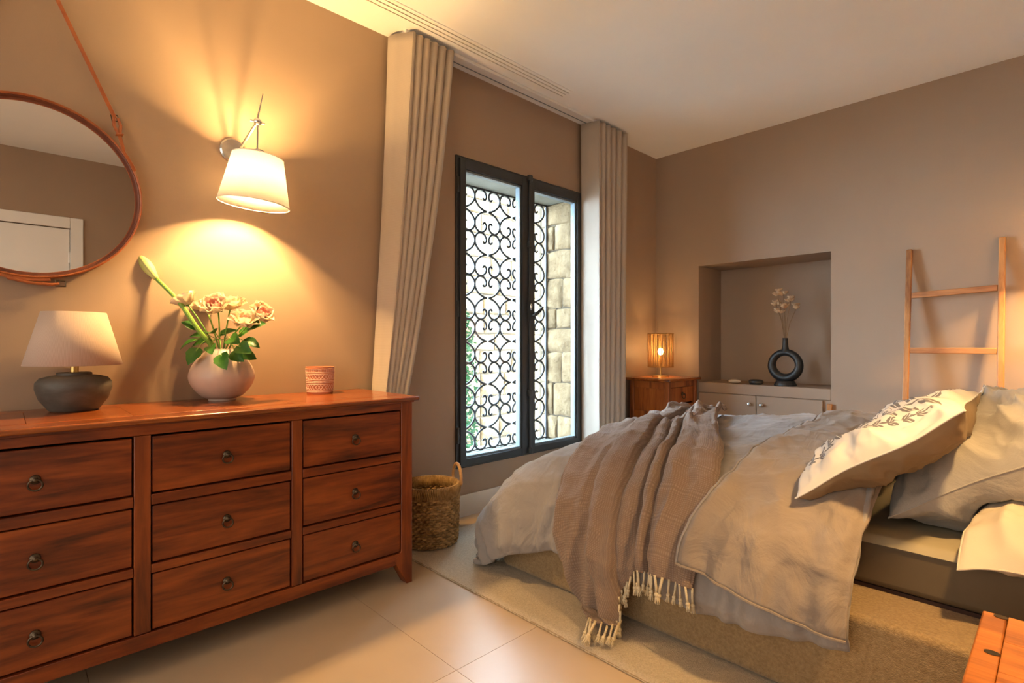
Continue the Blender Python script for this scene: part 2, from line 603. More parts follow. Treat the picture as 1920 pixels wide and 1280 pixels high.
# left wall with window opening
b = MB()
b.box(-0.36, 0, YB - 0.3, 2.05, -0.4, ZC + 0.1).box(-0.36, 0, 3.29, YN + 0.55, -0.4, ZC + 0.1)
b.box(-0.36, 0, 2.05, 3.29, -0.4, 0.31).box(-0.36, 0, 2.05, 3.29, 2.29, ZC + 0.1)
tag(b.build('wall_left', M['wall']), kind='structure')
# niche wall
b = MB()
b.box(0, 0.422, YN, YN + 0.55, -0.1, ZC + 0.1).box(1.459, XR + 0.3, YN, YN + 0.55, -0.1, ZC + 0.1)
b.box(0.422, 1.459, YN, YN + 0.55, 1.785, ZC + 0.1).box(0.422, 1.459, YN + 0.44, YN + 0.55, -0.1, 1.785)
b.box(0.422, 1.459, YN + 0.01, YN + 0.44, -0.1, 0.03)
tag(b.build('wall_back', M['wall']), kind='structure')
b = MB().box(0.422, 1.459, YN + 0.0, YN + 0.44, 0.676, 0.762)
tag(b.build('trim_1', M['wall'], bevel=0.004), 'taupe plaster shelf slab of the wall niche', kind='structure')
b = MB().box(XH, XR + 0.3, 1.15, YN, -0.1, ZC + 0.1)
tag(b.build('wall_head', M['wall']), kind='structure')
# door wall
b = MB()
D0, D1, DZ = -0.45, 0.452, 2.17
b.box(XR, XR + 0.3, YB - 0.3, D0, -0.1, ZC + 0.1).box(XR, XR + 0.3, D1, 1.15, -0.1, ZC + 0.1).box(XR, XR + 0.3, D0, D1, DZ, ZC + 0.1)
tag(b.build('wall_right', M['wall']), kind='structure')
door = thing('door_1', (XR, 0, 0), 'plain white panelled door in the wall reflected by the mirror', None)
tag(door, kind='structure')
MB().box(XR + 0.004, XR + 0.05, D0 + 0.004, D1 - 0.006, 0.006, DZ - 0.006).build('door_leaf', M['white'], door, bevel=0.003)
MB().box(XR - 0.02, XR, D1 - 0.004, 0.542, 0, 2.27).build('architrave', M['white'], door, bevel=0.004)
MB().box(XR - 0.02, XR, D0 - 0.09, D0 + 0.004, 0, 2.27).build('architrave', M['white'], door, bevel=0.004)
MB().box(XR - 0.02, XR, D0 + 0.005, D1 - 0.005, DZ + 0.001, 2.27).build('architrave', M['white'], door, bevel=0.004)
MB().box(XR + 0.052, XR + 0.09, D0 - 0.0, D1 + 0.0, 0.0, DZ).build('door_light_stop', M['white'], door)  # unseen backing added to stop daylight leaking round the door leaf
for z in (0.3, 1.9):
    MB().tube([(XR - 0.006, D1 - 0.01, z - 0.05), (XR - 0.006, D1 - 0.01, z + 0.05)], 0.008).build('hinge', M['white'], door, smooth=True)
hb = MB().tube([(XR, D0 + 0.07, 1.03), (XR - 0.05, D0 + 0.07, 1.03), (XR - 0.055, D0 + 0.09, 1.03), (XR - 0.055, D0 + 0.19, 1.03)], 0.009)
hb.build('door_handle', M['chrome'], door, smooth=True)
# rear wall with a wide window added behind the camera for fill light
RW = (0.2, 3.6, 0.08, 2.68)
b = MB()
b.box(0, RW[0], YB - 0.3, YB, -0.1, ZC + 0.1).box(RW[1], XR, YB - 0.3, YB, -0.1, ZC + 0.1)
b.box(RW[0], RW[1], YB - 0.3, YB, -0.1, RW[2]).box(RW[0], RW[1], YB - 0.3, YB, RW[3], ZC + 0.1)
tag(b.build('wall_front', M['wall']), kind='structure')
w2 = thing('fill_window', (1.9, YB - 0.15, RW[2]), 'wide tinted window added behind the camera for fill light', None)
tag(w2, kind='structure')
for x0, x1 in ((RW[0], RW[0] + 0.06), (1.87, 1.93), (RW[1] - 0.06, RW[1])):
    MB().box(x0, x1, YB - 0.18, YB - 0.12, RW[2], RW[3]).build('window_frame', M['anthracite'], w2, bevel=0.004)
for z0, z1 in ((RW[2], RW[2] + 0.06), (RW[3] - 0.06, RW[3])):
    MB().box(RW[0] + 0.061, RW[1] - 0.061, YB - 0.178, YB - 0.122, z0, z1).build('window_frame', M['anthracite'], w2, bevel=0.004)
for x0, x1 in ((RW[0] + 0.06, 1.87), (1.93, RW[1] - 0.06)):
    MB().box(x0, x1, YB - 0.152, YB - 0.148, RW[2] + 0.06, RW[3] - 0.06).build('pane', M['glassfill'], w2)
tag(MB().box(-0.36, XR + 0.3, YB - 0.3, YN + 0.55, ZC, ZC + 0.12).build('ceiling', M['ceiling']), kind='structure')
# floor of large tiles
fl = tag(MB().box(-0.36, XR + 0.3, YB - 0.3, YN, -0.12, -0.0015).build('floor', M['grout']), kind='structure')
WLOC[fl.name] = Vector((0, 0, 0))
T = 0.9
for i in range(-2, 4):
    for j in range(-4, 5):
        x0, x1 = max(1.235 + i * T, 0.0), min(1.235 + (i + 1) * T, XR)
        y0, y1 = max(1.10 + j * T, YB), min(1.10 + (j + 1) * T, YN)
        if x1 - x0 > 0.02 and y1 - y0 > 0.02:
            MB().box(x0 + 0.0009, x1 - 0.0009, y0 + 0.0009, y1 - 0.0009, -0.0015, 0.0).build('floor_tile', M['tile'], fl)
tag(MB().box(0, 0.014, YB, YN, 0, 0.135).build('baseboard_left', M['skirting'], bevel=0.003), kind='structure')
b = MB().box(0.014, 0.422, YN - 0.014, YN, 0, 0.10).box(1.5, XH, YN - 0.014, YN, 0, 0.10)
tag(b.build('baseboard_back', M['skirting'], bevel=0.003), kind='structure')

# cupboard below the niche
cb = thing('niche_cupboard', (0.93, YN + 0.05, 0), 'low taupe two-door cupboard built in beneath the wall niche', 'cupboard')
MB().box(0.424, 1.457, YN + 0.012, YN + 0.43, 0.032, 0.6745).build('carcass', M['wall'], cb)
for x0, x1, kx in ((0.428, 0.916, 0.871), (0.922, 1.405, 0.967)):
    d = MB().box(x0, x1, YN - 0.006, YN + 0.012, 0.06, 0.672).build('door', M['wall'], cb, bevel=0.003)
    MB().lathe([(0.006, 0), (0.006, 0.014), (0.015, 0.02), (0.016, 0.027), (0.010, 0.033), (0.0, 0.034)], (kx, YN - 0.006, 0.605), 16,
               Matrix.Rotation(PI / 2, 3, 'X')).build('knob', M['chrome'], d, smooth=True)
tag(MB().box(1.438, 1.470, YN - 0.026, YN - 0.001, 0.0, 0.652).build('wooden_strip', M['ladder'], bevel=0.003), 'narrow upright wooden strip against the wall at the cupboard end', 'wooden strip')

# ceiling air diffuser
df = thing('air_diffuser', (0.255, 1.9, ZC), 'long white ceiling air diffuser with three narrow slots', 'air vent')
for k in range(4):
    x0 = 0.196 + k * 0.031
    MB().box(x0, x0 + 0.023, 0.6, 2.83, ZC - 0.006, ZC).build('blade', M['ceiling'], df)
for k in range(3):
    x0 = 0.219 + k * 0.031
    MB().box(x0, x0 + 0.008, 0.6, 2.82, ZC - 0.0015, ZC).build('slot', M['slot'], df)

# ------------------------------------------------------------------ left window
w1 = thing('window_1', (0, 2.67, 0.31), 'tall anthracite double casement window in the taupe wall', None)
tag(w1, kind='structure')
fb = MB().box(-0.05, 0.012, 2.05, 2.085, 0.31, 2.29).box(-0.05, 0.012, 3.255, 3.29, 0.31, 2.29)
fb.box(-0.05, 0.012, 2.085, 3.255, 2.255, 2.29).box(-0.05, 0.012, 2.085, 3.255, 0.31, 0.335)
fb.build('window_frame', M['anthracite'], w1, bevel=0.003)
for y0, y1, g0, g1 in ((2.072, 2.684, 2.113, 2.622), (2.688, 3.272, 2.745, 3.226)):
    s = MB().box(-0.03, 0.028, y0, g0, 0.32, 2.275).box(-0.03, 0.028, g1, y1, 0.32, 2.275)
    s.box(-0.03, 0.028, g0, g1, 2.208, 2.275).box(-0.03, 0.028, g0, g1, 0.32, 0.368)
    so = s.build('sash', M['anthracite'], w1, bevel=0.004)
    d = 0.014
    q = MB().box(-0.026, 0.014, g0, g0 + d, 0.368, 2.208).box(-0.026, 0.014, g1 - d, g1, 0.368, 2.208)
    q.box(-0.026, 0.014, g0 + d, g1 - d, 2.208 - d, 2.208).box(-0.026, 0.014, g0 + d, g1 - d, 0.368, 0.368 + d)
    q.build('glazing_bead', M['gasket'], so, bevel=0.002)
    MB().box(-0.010, -0.006, g0 + d, g1 - d, 0.368 + d, 2.208 - d).build('pane', M['glass'], so)
MB().tube([(0.04, 2.686, 0.33), (0.04, 2.686, 2.28)], 0.009, 10).build('bolt_rod', M['anthracite'], w1, smooth=True)
for z in (0.345, 0.75, 1.8, 2.27):
    MB().box(0.026, 0.054, 2.668, 2.704, z - 0.022, z + 0.022).build('bolt_guide', M['anthracite'], w1, bevel=0.006)
hd = MB().box(0.026, 0.058, 2.672, 2.702, 1.26, 1.40)
hd.tube([(0.05, 2.687, 1.30), (0.085, 2.69, 1.30), (0.09, 2.70, 1.305), (0.088, 2.745, 1.34), (0.085, 2.77, 1.36)], [0.008, 0.009, 0.011, 0.012, 0.008], 10)
hd.build('window_handle', M['anthracite'], w1, smooth=True)
MB().ball((0.062, 2.675, 1.36), 0.016, 12, (0.5, 0.6, 1.6)).build('latch_plate', M['chrome'], w1, smooth=True)
for z in (0.52, 1.32, 2.1):
    MB().tube([(0.02, 2.058, z - 0.05), (0.02, 2.058, z + 0.05)], 0.010, 10).build('hinge', M['anthracite'], w1, smooth=True)
# outside reveals: sill, lintel
tag(MB().box(-0.46, -0.052, 2.051, 3.275, 0.27, 0.312).build('window_sill_1', M['concrete'], bevel=0.004), 'pale stone sill outside the barred window', kind='structure')
tag(MB().box(-0.40, -0.052, 2.051, 3.275, 2.248, 2.29).build('trim_2', M['concrete'], bevel=0.003), 'grey concrete lintel soffit above the barred window', kind='structure')

# wrought-iron grille
gr = thing('window_grille', (-0.33, 2.66, 0.312), 'black wrought-iron scroll grille outside the casement window', 'window grille')
P0 = [(0.010, 0.000), (0.034, 0.006), (0.066, 0.020), (0.094, 0.043), (0.112, 0.070), (0.117, 0.098), (0.108, 0.126), (0.088, 0.147), (0.062, 0.155),
      (0.038, 0.148), (0.020, 0.132), (0.012, 0.112), (0.014, 0.094), (0.026, 0.083), (0.038, 0.086), (0.042, 0.096)]


def catmull(pts, n=4):
    out = []
    P = [Vector(p) for p in pts]
    for i in range(len(P) - 1):
        p0, p1, p2, p3 = P[max(i - 1, 0)], P[i], P[i + 1], P[min(i + 2, len(P) - 1)]
        for k in range(n):
            t = k / n
            out.append(0.5 * ((2 * p1) + (p2 - p0) * t + (2 * p0 - 5 * p1 + 4 * p2 - p3) * t * t + (3 * p1 - p0 - 3 * p2 + p3) * t ** 3))
    out.append(P[-1])
    return out


sc = MB().tube([(0, p.x, p.y) for p in catmull([(y, z, 0) for y, z in P0], 2)], 0.0082, 7)
scm = sc.mesh('scroll')
scm.materials.append(M['iron'])
scm.shade_smooth()
HH = 0.1605
for col in range(5):
    yc = 2.114 + 0.248 * col
    for r in range(12):
        zt = 2.243 - r * HH
        up = (r % 2 == 0)
        for sgn in (1, -1):
            o = bpy.data.objects.new('scroll', scm)
            COL.objects.link(o)
            o.parent = gr
            z = (zt - HH) if up else zt
            o.location = Vector((-0.33, yc, z)) - WLOC[gr.name]
            o.scale = (1, 1.06 * sgn, 1.03 if up else -1.03)
for y in (2.02, 3.258):
    MB().box(-0.338, -0.322, y - 0.008, y + 0.008, 0.312, 2.248).build('upright_bar', M['iron'], gr, bevel=0.002)
for z in (0.322, 2.242):
    MB().box(-0.337, -0.323, 2.0, 3.25, z - 0.005, z + 0.005).build('cross_bar', M['iron'], gr, bevel=0.001)

# stonework outside: each stone its own piece


def stone_mesh(w, h, d, seed, n=5):
    """rough-faced block, face towards local +z, centred"""
    rnd = random.Random(seed)
    vs, fs = [], []
    for i in range(n + 1):
        for j in range(n + 1):
            g = (0, .07, .35, .68, .93, 1)
            u, v = g[i], g[j]
            e = min(u, 1 - u, v, 1 - v)
            bul = 0 if e < 1e-6 else d * (0.45 + 0.55 * rnd.random())
            jx = 0 if 0 < i < n else rnd.uniform(-.5, .5) * 0.012
            jy = 0 if 0 < j < n else rnd.uniform(-.5, .5) * 0.012
            vs.append(((u - .5) * w + jx, (v - .5) * h + jy, bul))
    for i in range(n):
        for j in range(n):
            a = i * (n + 1) + j
            fs.append((a, a + n + 1, a + n + 2, a + 1))
    rim = [i * (n + 1) for i in range(n + 1)] + [n * (n + 1) + j for j in range(1, n + 1)] + [i * (n + 1) + n for i in range(n - 1, -1, -1)] + [j for j in range(n - 1, 0, -1)]
    base = len(vs)
    for k in rim: vs.append((vs[k][0], vs[k][1], -0.05))
    for k in range(len(rim)):
        k2 = (k + 1) % len(rim)
        fs.append((rim[k], base + k, base + k2, rim[k2]))
    me = bpy.data.meshes.new('stone')
    me.from_pydata(vs, [], fs)
    me.materials.append(M['stone'])
    me.shade_smooth()
    me.set_sharp_from_angle(angle=math.radians(50))
    return me


sw = tag(MB().box(-2.5, -2.2, 2.6, 7.2, -0.5, 3.06).build('stone_wall', M['mortar']), 'pale limestone garden wall of rough blocks beyond the window grille', 'stone wall')
rnd = random.Random(4)
z = -0.5
k = 0
while z < 3.02:
    h = min(rnd.choice((0.17, 0.20, 0.24, 0.28)), 3.06 - z)
    y = 2.6 - rnd.random() * 0.3
    while y < 7.2:
        wd = rnd.uniform(0.25, 0.55)
        me = stone_mesh(wd - 0.012, h - 0.012, 0.03, k)
        k += 1
        o = bpy.data.objects.new('stone', me)
        COL.objects.link(o)
        o.parent = sw
        o.matrix_local = Matrix.Translation((-2.2 + rnd.uniform(0, .012), y + wd / 2, z + h / 2)) @ Matrix(((0, 0, 1, 0), (1, 0, 0, 0), (0, 1, 0, 0), (0, 0, 0, 1)))
        y += wd
    z += h
# jamb stones on the right side of the window opening
jb = tag(MB().box(-0.42, -0.052, 3.276, 3.30, 0.30, 2.26).build('window_jamb', M['mortar']), 'rough limestone jamb beside the grille', 'stone jamb')
jb['kind'] = 'structure'
rnd = random.Random(11)
z = 0.312
rows = [0.20, 0.27, 0.25, 0.19, 0.17, 0.24, 0.23, 0.21, 0.18]
for ri, h in enumerate(rows):
    split = (-0.22, -0.26, -0.17, -0.4, -0.23, -0.16, -0.4, -0.25, -0.4)[ri]
    for x0, x1 in ((-0.40, split), (split, -0.053)):
        if x1 - x0 < 0.04: continue
        me = stone_mesh(x1 - x0 - 0.008, h - 0.008, 0.016, 900 + ri * 2 + int(x0 > -0.39))
        o = bpy.data.objects.new('stone', me)
        COL.objects.link(o)
        o.parent = jb
        o.matrix_local = Matrix.Translation(((x0 + x1) / 2, 3.276, z + h / 2)) @ Matrix(((1, 0, 0, 0), (0, 0, -1, 0), (0, 1, 0, 0), (0, 0, 0, 1)))
    z += h
tag(MB().box(-9, -0.36, -6, 9, -0.6, -0.5).build('ground', M['gravel']), 'pale gravel strip between the house and the stone wall', kind='structure')
tag(MB().box(-0.36, 5, -9, YB - 0.3, -0.6, -0.12).build('added_rear_ground', M['gravel']), 'pale ground slab added outside the rear window against light from below', kind='structure')  # unseen slab added to block sky light from below the horizon

tag(MB().box(-1.0, -0.361, 0.5, 7.2, 3.0, 3.12).build('sky_block_slab', M['concrete'], bevel=0.01), 'concrete roof overhang above the barred window', kind='structure')  # unseen overhang added to cut the sky light on the stone wall
# evergreen climbing at the left of the window
pl = thing('evergreen_shrub', (-1.25, 3.03, -0.5), 'slim green evergreen shrub seen behind the left of the grille', 'shrub')
MB().tube([(-1.25, 3.03, -0.5), (-1.24, 3.04, 0.6), (-1.26, 3.03, 1.75)], [0.025, 0.018, 0.006]).build('stem', M['drys'], pl, smooth=True)
rnd = random.Random(3)
fb = MB()
for k in range(2600):
    zz = rnd.uniform(-0.3, 1.85)
    R = 0.20 * (1 - smooth((zz - 0.9) / 1.0) * 0.85)
    a = rnd.uniform(0, 2 * PI)
    rr = R * math.sqrt(rnd.random())
    c = Vector((-1.25 + rr * math.cos(a), 3.03 + rr * math.sin(a), zz))
    u = Vector((rnd.gauss(0, 1), rnd.gauss(0, 1), rnd.gauss(0, 1))).normalized()
    v = u.orthogonal().normalized()
    s = rnd.uniform(0.018, 0.034)
    fb.add([c - u * s, c + v * s * .45, c + u * s, c - v * s * .45], [(0, 1, 2, 3)])
me = bpy.data.meshes.new('foliage')
me.from_pydata(fb.v, [], fb.f)
fo = link_mesh('foliage', me, M['foliage'])
fo.parent = pl
fo.location = -WLOC[pl.name]
fo['kind'] = 'stuff'

# ------------------------------------------------------------------ curtains
tr = MB().box(0.055, 0.14, 1.60, 3.72, ZC - 0.02, ZC)
tro = tr.build('curtain_track', M['white'], bevel=0.003)
tag(tro, 'white curtain track on the ceiling above the window', 'curtain track')
WLOC[tro.name] = Vector((0, 0, 0))
MB().box(0.075, 0.083, 1.61, 3.71, ZC - 0.0215, ZC - 0.019).build('groove', M['gasket'], tro)


def curtain(name, top, low, ztop, zbot, label, ease, npl, flip=0.0):
    """top, low: (y of wall edge, y of front corner, y of last pleat, amplitude)"""
    def path(s, p):
        ya, yb, yc, amp, xf = p
        if s < 0.24:                                    # flat return from the wall to the front
            t = s / 0.24
            return (lerp(0.03, xf, t) + 0.022 * math.sin(PI * t) + 0.006 * math.sin(3 * PI * t), lerp(ya, yb, smooth(t)))
        t = (s - 0.24) / 0.76
        ph = (t + 0.022 * math.sin(5.1 * t + npl)) * npl
        w = 0.5 + 0.5 * math.cos(2 * PI * ph)            # 1 at the front ridge, 0 at the back
        w = w ** 0.8
        x = xf - amp * (1 - w)
        y = lerp(yb, yc, t) + 0.016 * math.sin(2 * PI * ph)
        return (x, y)

    def fn(u, v):
        k = ease(v)
        x0, y0 = path(u, top)
        x1, y1 = path(u, low)
        n = nz(u * 9, v * 3, 4.0) * 0.006 * smooth(v * 3)
        return (lerp(x0, x1, k) + n, lerp(y0, y1, k) + n * 0.6, lerp(ztop, zbot, v))
    o = grid(name, fn, 180, 50, M['curtain'], solid=0.003, offset=0, loc=(0.1, (top[0] + top[2]) / 2, zbot))
    return tag(o, label, 'curtain', 'floor-length curtains at the window')


curtain('curtain', (1.555, 1.625, 1.915, 0.085, 0.18), (1.41, 1.425, 1.50, 0.045, 0.105), ZC - 0.022, 0.02,
        'greige floor-length curtain gathered beside the dresser, hem swept towards it', lambda v: min(1.0, (0.55 * v + 0.45 * v ** 2.2) / 0.86), 5.5)
curtain('curtain', (3.27, 3.30, 3.70, 0.085, 0.185), (3.28, 3.31, 3.66, 0.08, 0.18), ZC - 0.022, 0.02,
        'greige floor-length curtain hanging straight beside the corner bedside cabinet', lambda v: v, 5.5)

# ================================================================== dresser
DX0, DX1 = 0.03, 0.567
DY0, DY1 = -0.232, 1.363
dr = thing('dresser', (0.3, 0.565, 0), 'long red-brown wooden dresser with nine ring-pull drawers under the mirror', 'dresser')
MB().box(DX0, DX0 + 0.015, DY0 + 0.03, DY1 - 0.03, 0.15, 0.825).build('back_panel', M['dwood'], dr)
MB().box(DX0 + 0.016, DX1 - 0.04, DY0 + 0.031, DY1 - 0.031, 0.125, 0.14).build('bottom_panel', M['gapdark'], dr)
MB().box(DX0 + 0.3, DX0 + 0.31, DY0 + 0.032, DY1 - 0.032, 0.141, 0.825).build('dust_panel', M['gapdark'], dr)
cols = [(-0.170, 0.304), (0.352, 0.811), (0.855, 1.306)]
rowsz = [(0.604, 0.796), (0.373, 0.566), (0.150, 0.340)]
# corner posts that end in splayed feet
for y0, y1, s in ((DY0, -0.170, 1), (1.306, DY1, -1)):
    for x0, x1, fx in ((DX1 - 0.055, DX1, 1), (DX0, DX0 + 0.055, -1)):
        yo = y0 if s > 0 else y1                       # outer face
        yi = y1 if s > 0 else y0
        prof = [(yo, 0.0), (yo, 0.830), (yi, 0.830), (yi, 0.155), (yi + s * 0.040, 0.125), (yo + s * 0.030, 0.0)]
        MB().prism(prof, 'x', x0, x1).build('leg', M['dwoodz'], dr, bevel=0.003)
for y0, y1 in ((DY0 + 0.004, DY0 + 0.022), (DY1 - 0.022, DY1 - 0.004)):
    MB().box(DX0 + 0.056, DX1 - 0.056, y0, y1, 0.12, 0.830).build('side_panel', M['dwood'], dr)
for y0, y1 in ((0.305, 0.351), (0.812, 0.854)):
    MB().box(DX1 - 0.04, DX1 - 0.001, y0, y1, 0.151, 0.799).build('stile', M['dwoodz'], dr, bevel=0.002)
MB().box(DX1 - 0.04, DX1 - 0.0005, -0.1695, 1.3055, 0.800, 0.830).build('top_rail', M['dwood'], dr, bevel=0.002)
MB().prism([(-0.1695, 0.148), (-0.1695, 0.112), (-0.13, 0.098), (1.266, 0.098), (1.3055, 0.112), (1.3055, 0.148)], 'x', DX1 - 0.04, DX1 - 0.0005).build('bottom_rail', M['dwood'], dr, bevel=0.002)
for (y0, y1) in cols:
    for za, zb in ((0.566, 0.604), (0.340, 0.373)):
        MB().box(DX1 - 0.04, DX1 - 0.001, y0, y1, za + 0.002, zb - 0.002).build('rail', M['dwood'], dr, bevel=0.002)
ringm = None
for (y0, y1) in cols:
    for (z0, z1) in rowsz:
        g = 0.0035
        d = MB().box(DX1 - 0.028, DX1 - 0.006, y0 + g, y1 - g, z0 + g, z1 - g).build('drawer', M['dwood'], dr, bevel=0.003)
        yc, zc = (y0 + y1) / 2, (z0 + z1) / 2 - 0.005
        if ringm is None:
            q = MB()
            q.lathe([(0.017, 0), (0.017, 0.004), (0.012, 0.008), (0.009, 0.008), (0.008, 0.018), (0.0, 0.022)], (0, 0, 0.008), 16, Matrix.Rotation(PI / 2, 3, 'Y'))
            q.tube([(0.016 + 0.004 * math.sin(a), 0.020 * math.sin(a), -0.010 + 0.020 * math.cos(a)) for a in [2 * PI * k / 24 for k in range(24)]], 0.0036, 8, closed=True)
            ringm = q.mesh('ring_pull')
            ringm.materials.append(M['bronze'])
            ringm.shade_smooth()
        o = bpy.data.objects.new('ring_pull', ringm)
        COL.objects.link(o)
        o.parent = d
        o.location = Vector((DX1 - 0.006, yc, zc)) - WLOC[d.name]
        o.scale = (0.8, 0.8, 0.8)
# top of framed boards
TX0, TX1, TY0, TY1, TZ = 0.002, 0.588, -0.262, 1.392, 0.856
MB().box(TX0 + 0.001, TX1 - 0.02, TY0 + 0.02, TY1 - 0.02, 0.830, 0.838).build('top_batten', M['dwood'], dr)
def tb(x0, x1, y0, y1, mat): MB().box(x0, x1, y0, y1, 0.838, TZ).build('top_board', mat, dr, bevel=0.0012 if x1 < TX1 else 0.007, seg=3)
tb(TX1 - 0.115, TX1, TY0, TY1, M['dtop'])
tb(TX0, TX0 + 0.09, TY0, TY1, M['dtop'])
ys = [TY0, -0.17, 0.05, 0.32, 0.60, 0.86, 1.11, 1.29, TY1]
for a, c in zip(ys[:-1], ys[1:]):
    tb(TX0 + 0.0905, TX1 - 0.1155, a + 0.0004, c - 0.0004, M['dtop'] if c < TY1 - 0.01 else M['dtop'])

# ================================================================== mirror
MC, MR = Vector((0, 0.076, 1.675)), 0.334
mi = thing('wall_mirror', (0.0, 0.076, 1.341), 'round wall mirror in a tan leather frame hung from a leather strap', 'mirror')
Ry = Matrix.Rotation(PI / 2, 3, 'Y')
MB().lathe([(0.0, 0.012), (0.318, 0.012), (0.318, 0.016), (0.0, 0.016)], MC, 96, Ry).build('mirror_glass', M['mirror'], mi)
MB().lathe([(0.312, 0.002), (MR, 0.002), (MR, 0.040), (0.331, 0.043), (0.327, 0.040), (0.324, 0.018), (0.312, 0.018)], MC, 96, Ry, close=True).build('leather_frame', M['leather'], mi, smooth=True)
MB().lathe([(0.312, 0.0165), (0.3235, 0.0185), (0.3265, 0.036), (0.3245, 0.036), (0.321, 0.0195), (0.312, 0.0175)], MC, 96, Ry, close=True).build('inner_rim', M['leatherd'], mi, smooth=True)


def strap_pts(pts, w, t):
    """flat strap through points on the wall (x, y, z)"""
    q = MB()
    P = [Vector(p) for p in pts]
    vs, fs = [], []
    for i, p in enumerate(P):
        d = (P[min(i + 1, len(P) - 1)] - P[max(i - 1, 0)]).normalized()
        s = Vector((1, 0, 0)).cross(d).normalized()
        vs += [p - s * w / 2, p + s * w / 2, p + s * w / 2 + Vector((t, 0, 0)), p - s * w / 2 + Vector((t, 0, 0))]
    for i in range(len(P) - 1):
        for k in range(4):
            fs.append((i * 4 + k, i * 4 + (k + 1) % 4, i * 4 + 4 + (k + 1) % 4, i * 4 + 4 + k))
    fs += [(3, 2, 1, 0), tuple(len(P) * 4 - 4 + k for k in range(4))]
    return q.add(vs, fs)


peg = Vector((0.022, 0.076, 2.555))
for s in (1, -1):
    a = Vector((0.026, 0.076 + s * 0.245, 2.0))
    e = Vector((0.042, 0.076 + s * 0.268, 1.884))
    strap_pts([peg, peg.lerp(a, 0.5), a], 0.014, 0.006).build('strap', M['leather'], mi, smooth=False, bevel=0.002)
    # looped end with buckle and keeper, then the tongue round the rim
    d = (e - a).normalized()
    n = Vector((1, 0, 0)).cross(d)
    q = MB()
    q.tube([a + n * 0.010, a + n * 0.013 + d * 0.03, a + d * 0.055 + n * 0.005, a + d * 0.07], 0.006, 8)
    q.tube([a - n * 0.004, a - n * 0.009 + d * 0.03, a + d * 0.055 - n * 0.004, a + d * 0.07], 0.006, 8)
    q.build('strap_loop', M['leather'], mi, smooth=True)
    strap_pts([a + d * 0.06, e] + [Vector((0.043, 0.076 + s * 0.331 * math.cos(q_), 1.675 + 0.331 * math.sin(q_))) for q_ in (.62, .55, .47, .38)], 0.013, 0.005).build('strap_tongue', M['leather'], mi, bevel=0.002)
    MB().tube([a - n * 0.011 - d * 0.012, a + n * 0.011 - d * 0.012, a + n * 0.011 + d * 0.012, a - n * 0.011 + d * 0.012], 0.0028, 8, closed=True).build('buckle', M['bronze'], mi, smooth=True)
    kq = a + d * 0.068
    MB().tube([kq - n * 0.011 + Vector((-.004, 0, 0)), kq + n * 0.011 + Vector((-.004, 0, 0)), kq + n * 0.011 + Vector((.010, 0, 0)), kq - n * 0.011 + Vector((.010, 0, 0))], 0.0038, 8, closed=True).build('keeper', M['leather'], mi, smooth=True)
MB().lathe([(0.012, -0.022), (0.012, 0.008), (0.018, 0.012), (0.018, 0.018), (0.0, 0.02)], peg, 16, Ry).build('peg', M['bronze'], mi, smooth=True)
# strap end with a buckle under the frame
pb = [(0.034, 0.076 + (MR + 0.006) * math.sin(t), 1.675 - (MR + 0.006) * math.cos(t)) for t in [-0.75 + 0.1 * k for k in range(10)]]
strap_pts(pb, 0.012, 0.006).build('rim_strap', M['leather'], mi, bevel=0.002)
c = Vector((0.036, 0.076 + (MR + 0.012) * math.sin(0.07), 1.675 - (MR + 0.014) * math.cos(0.07)))
MB().tube([c + Vector((0, -.09, .008)), c + Vector((.006, -.03, -.006)), c + Vector((.006, .03, -.008)), c + Vector((0, .05, -0.002))], 0.0055, 8).build('strap_loop', M['leather'], mi, smooth=True)
c2 = c + Vector((0.004, 0.055, -0.002))
MB().tube([c2 + Vector((0, -.014, -.011)), c2 + Vector((0, .014, -.010)), c2 + Vector((0, .014, .010)), c2 + Vector((0, -.014, .010))], 0.003, 8, closed=True).build('buckle', M['bronze'], mi, smooth=True)

# ================================================================== wall lamps


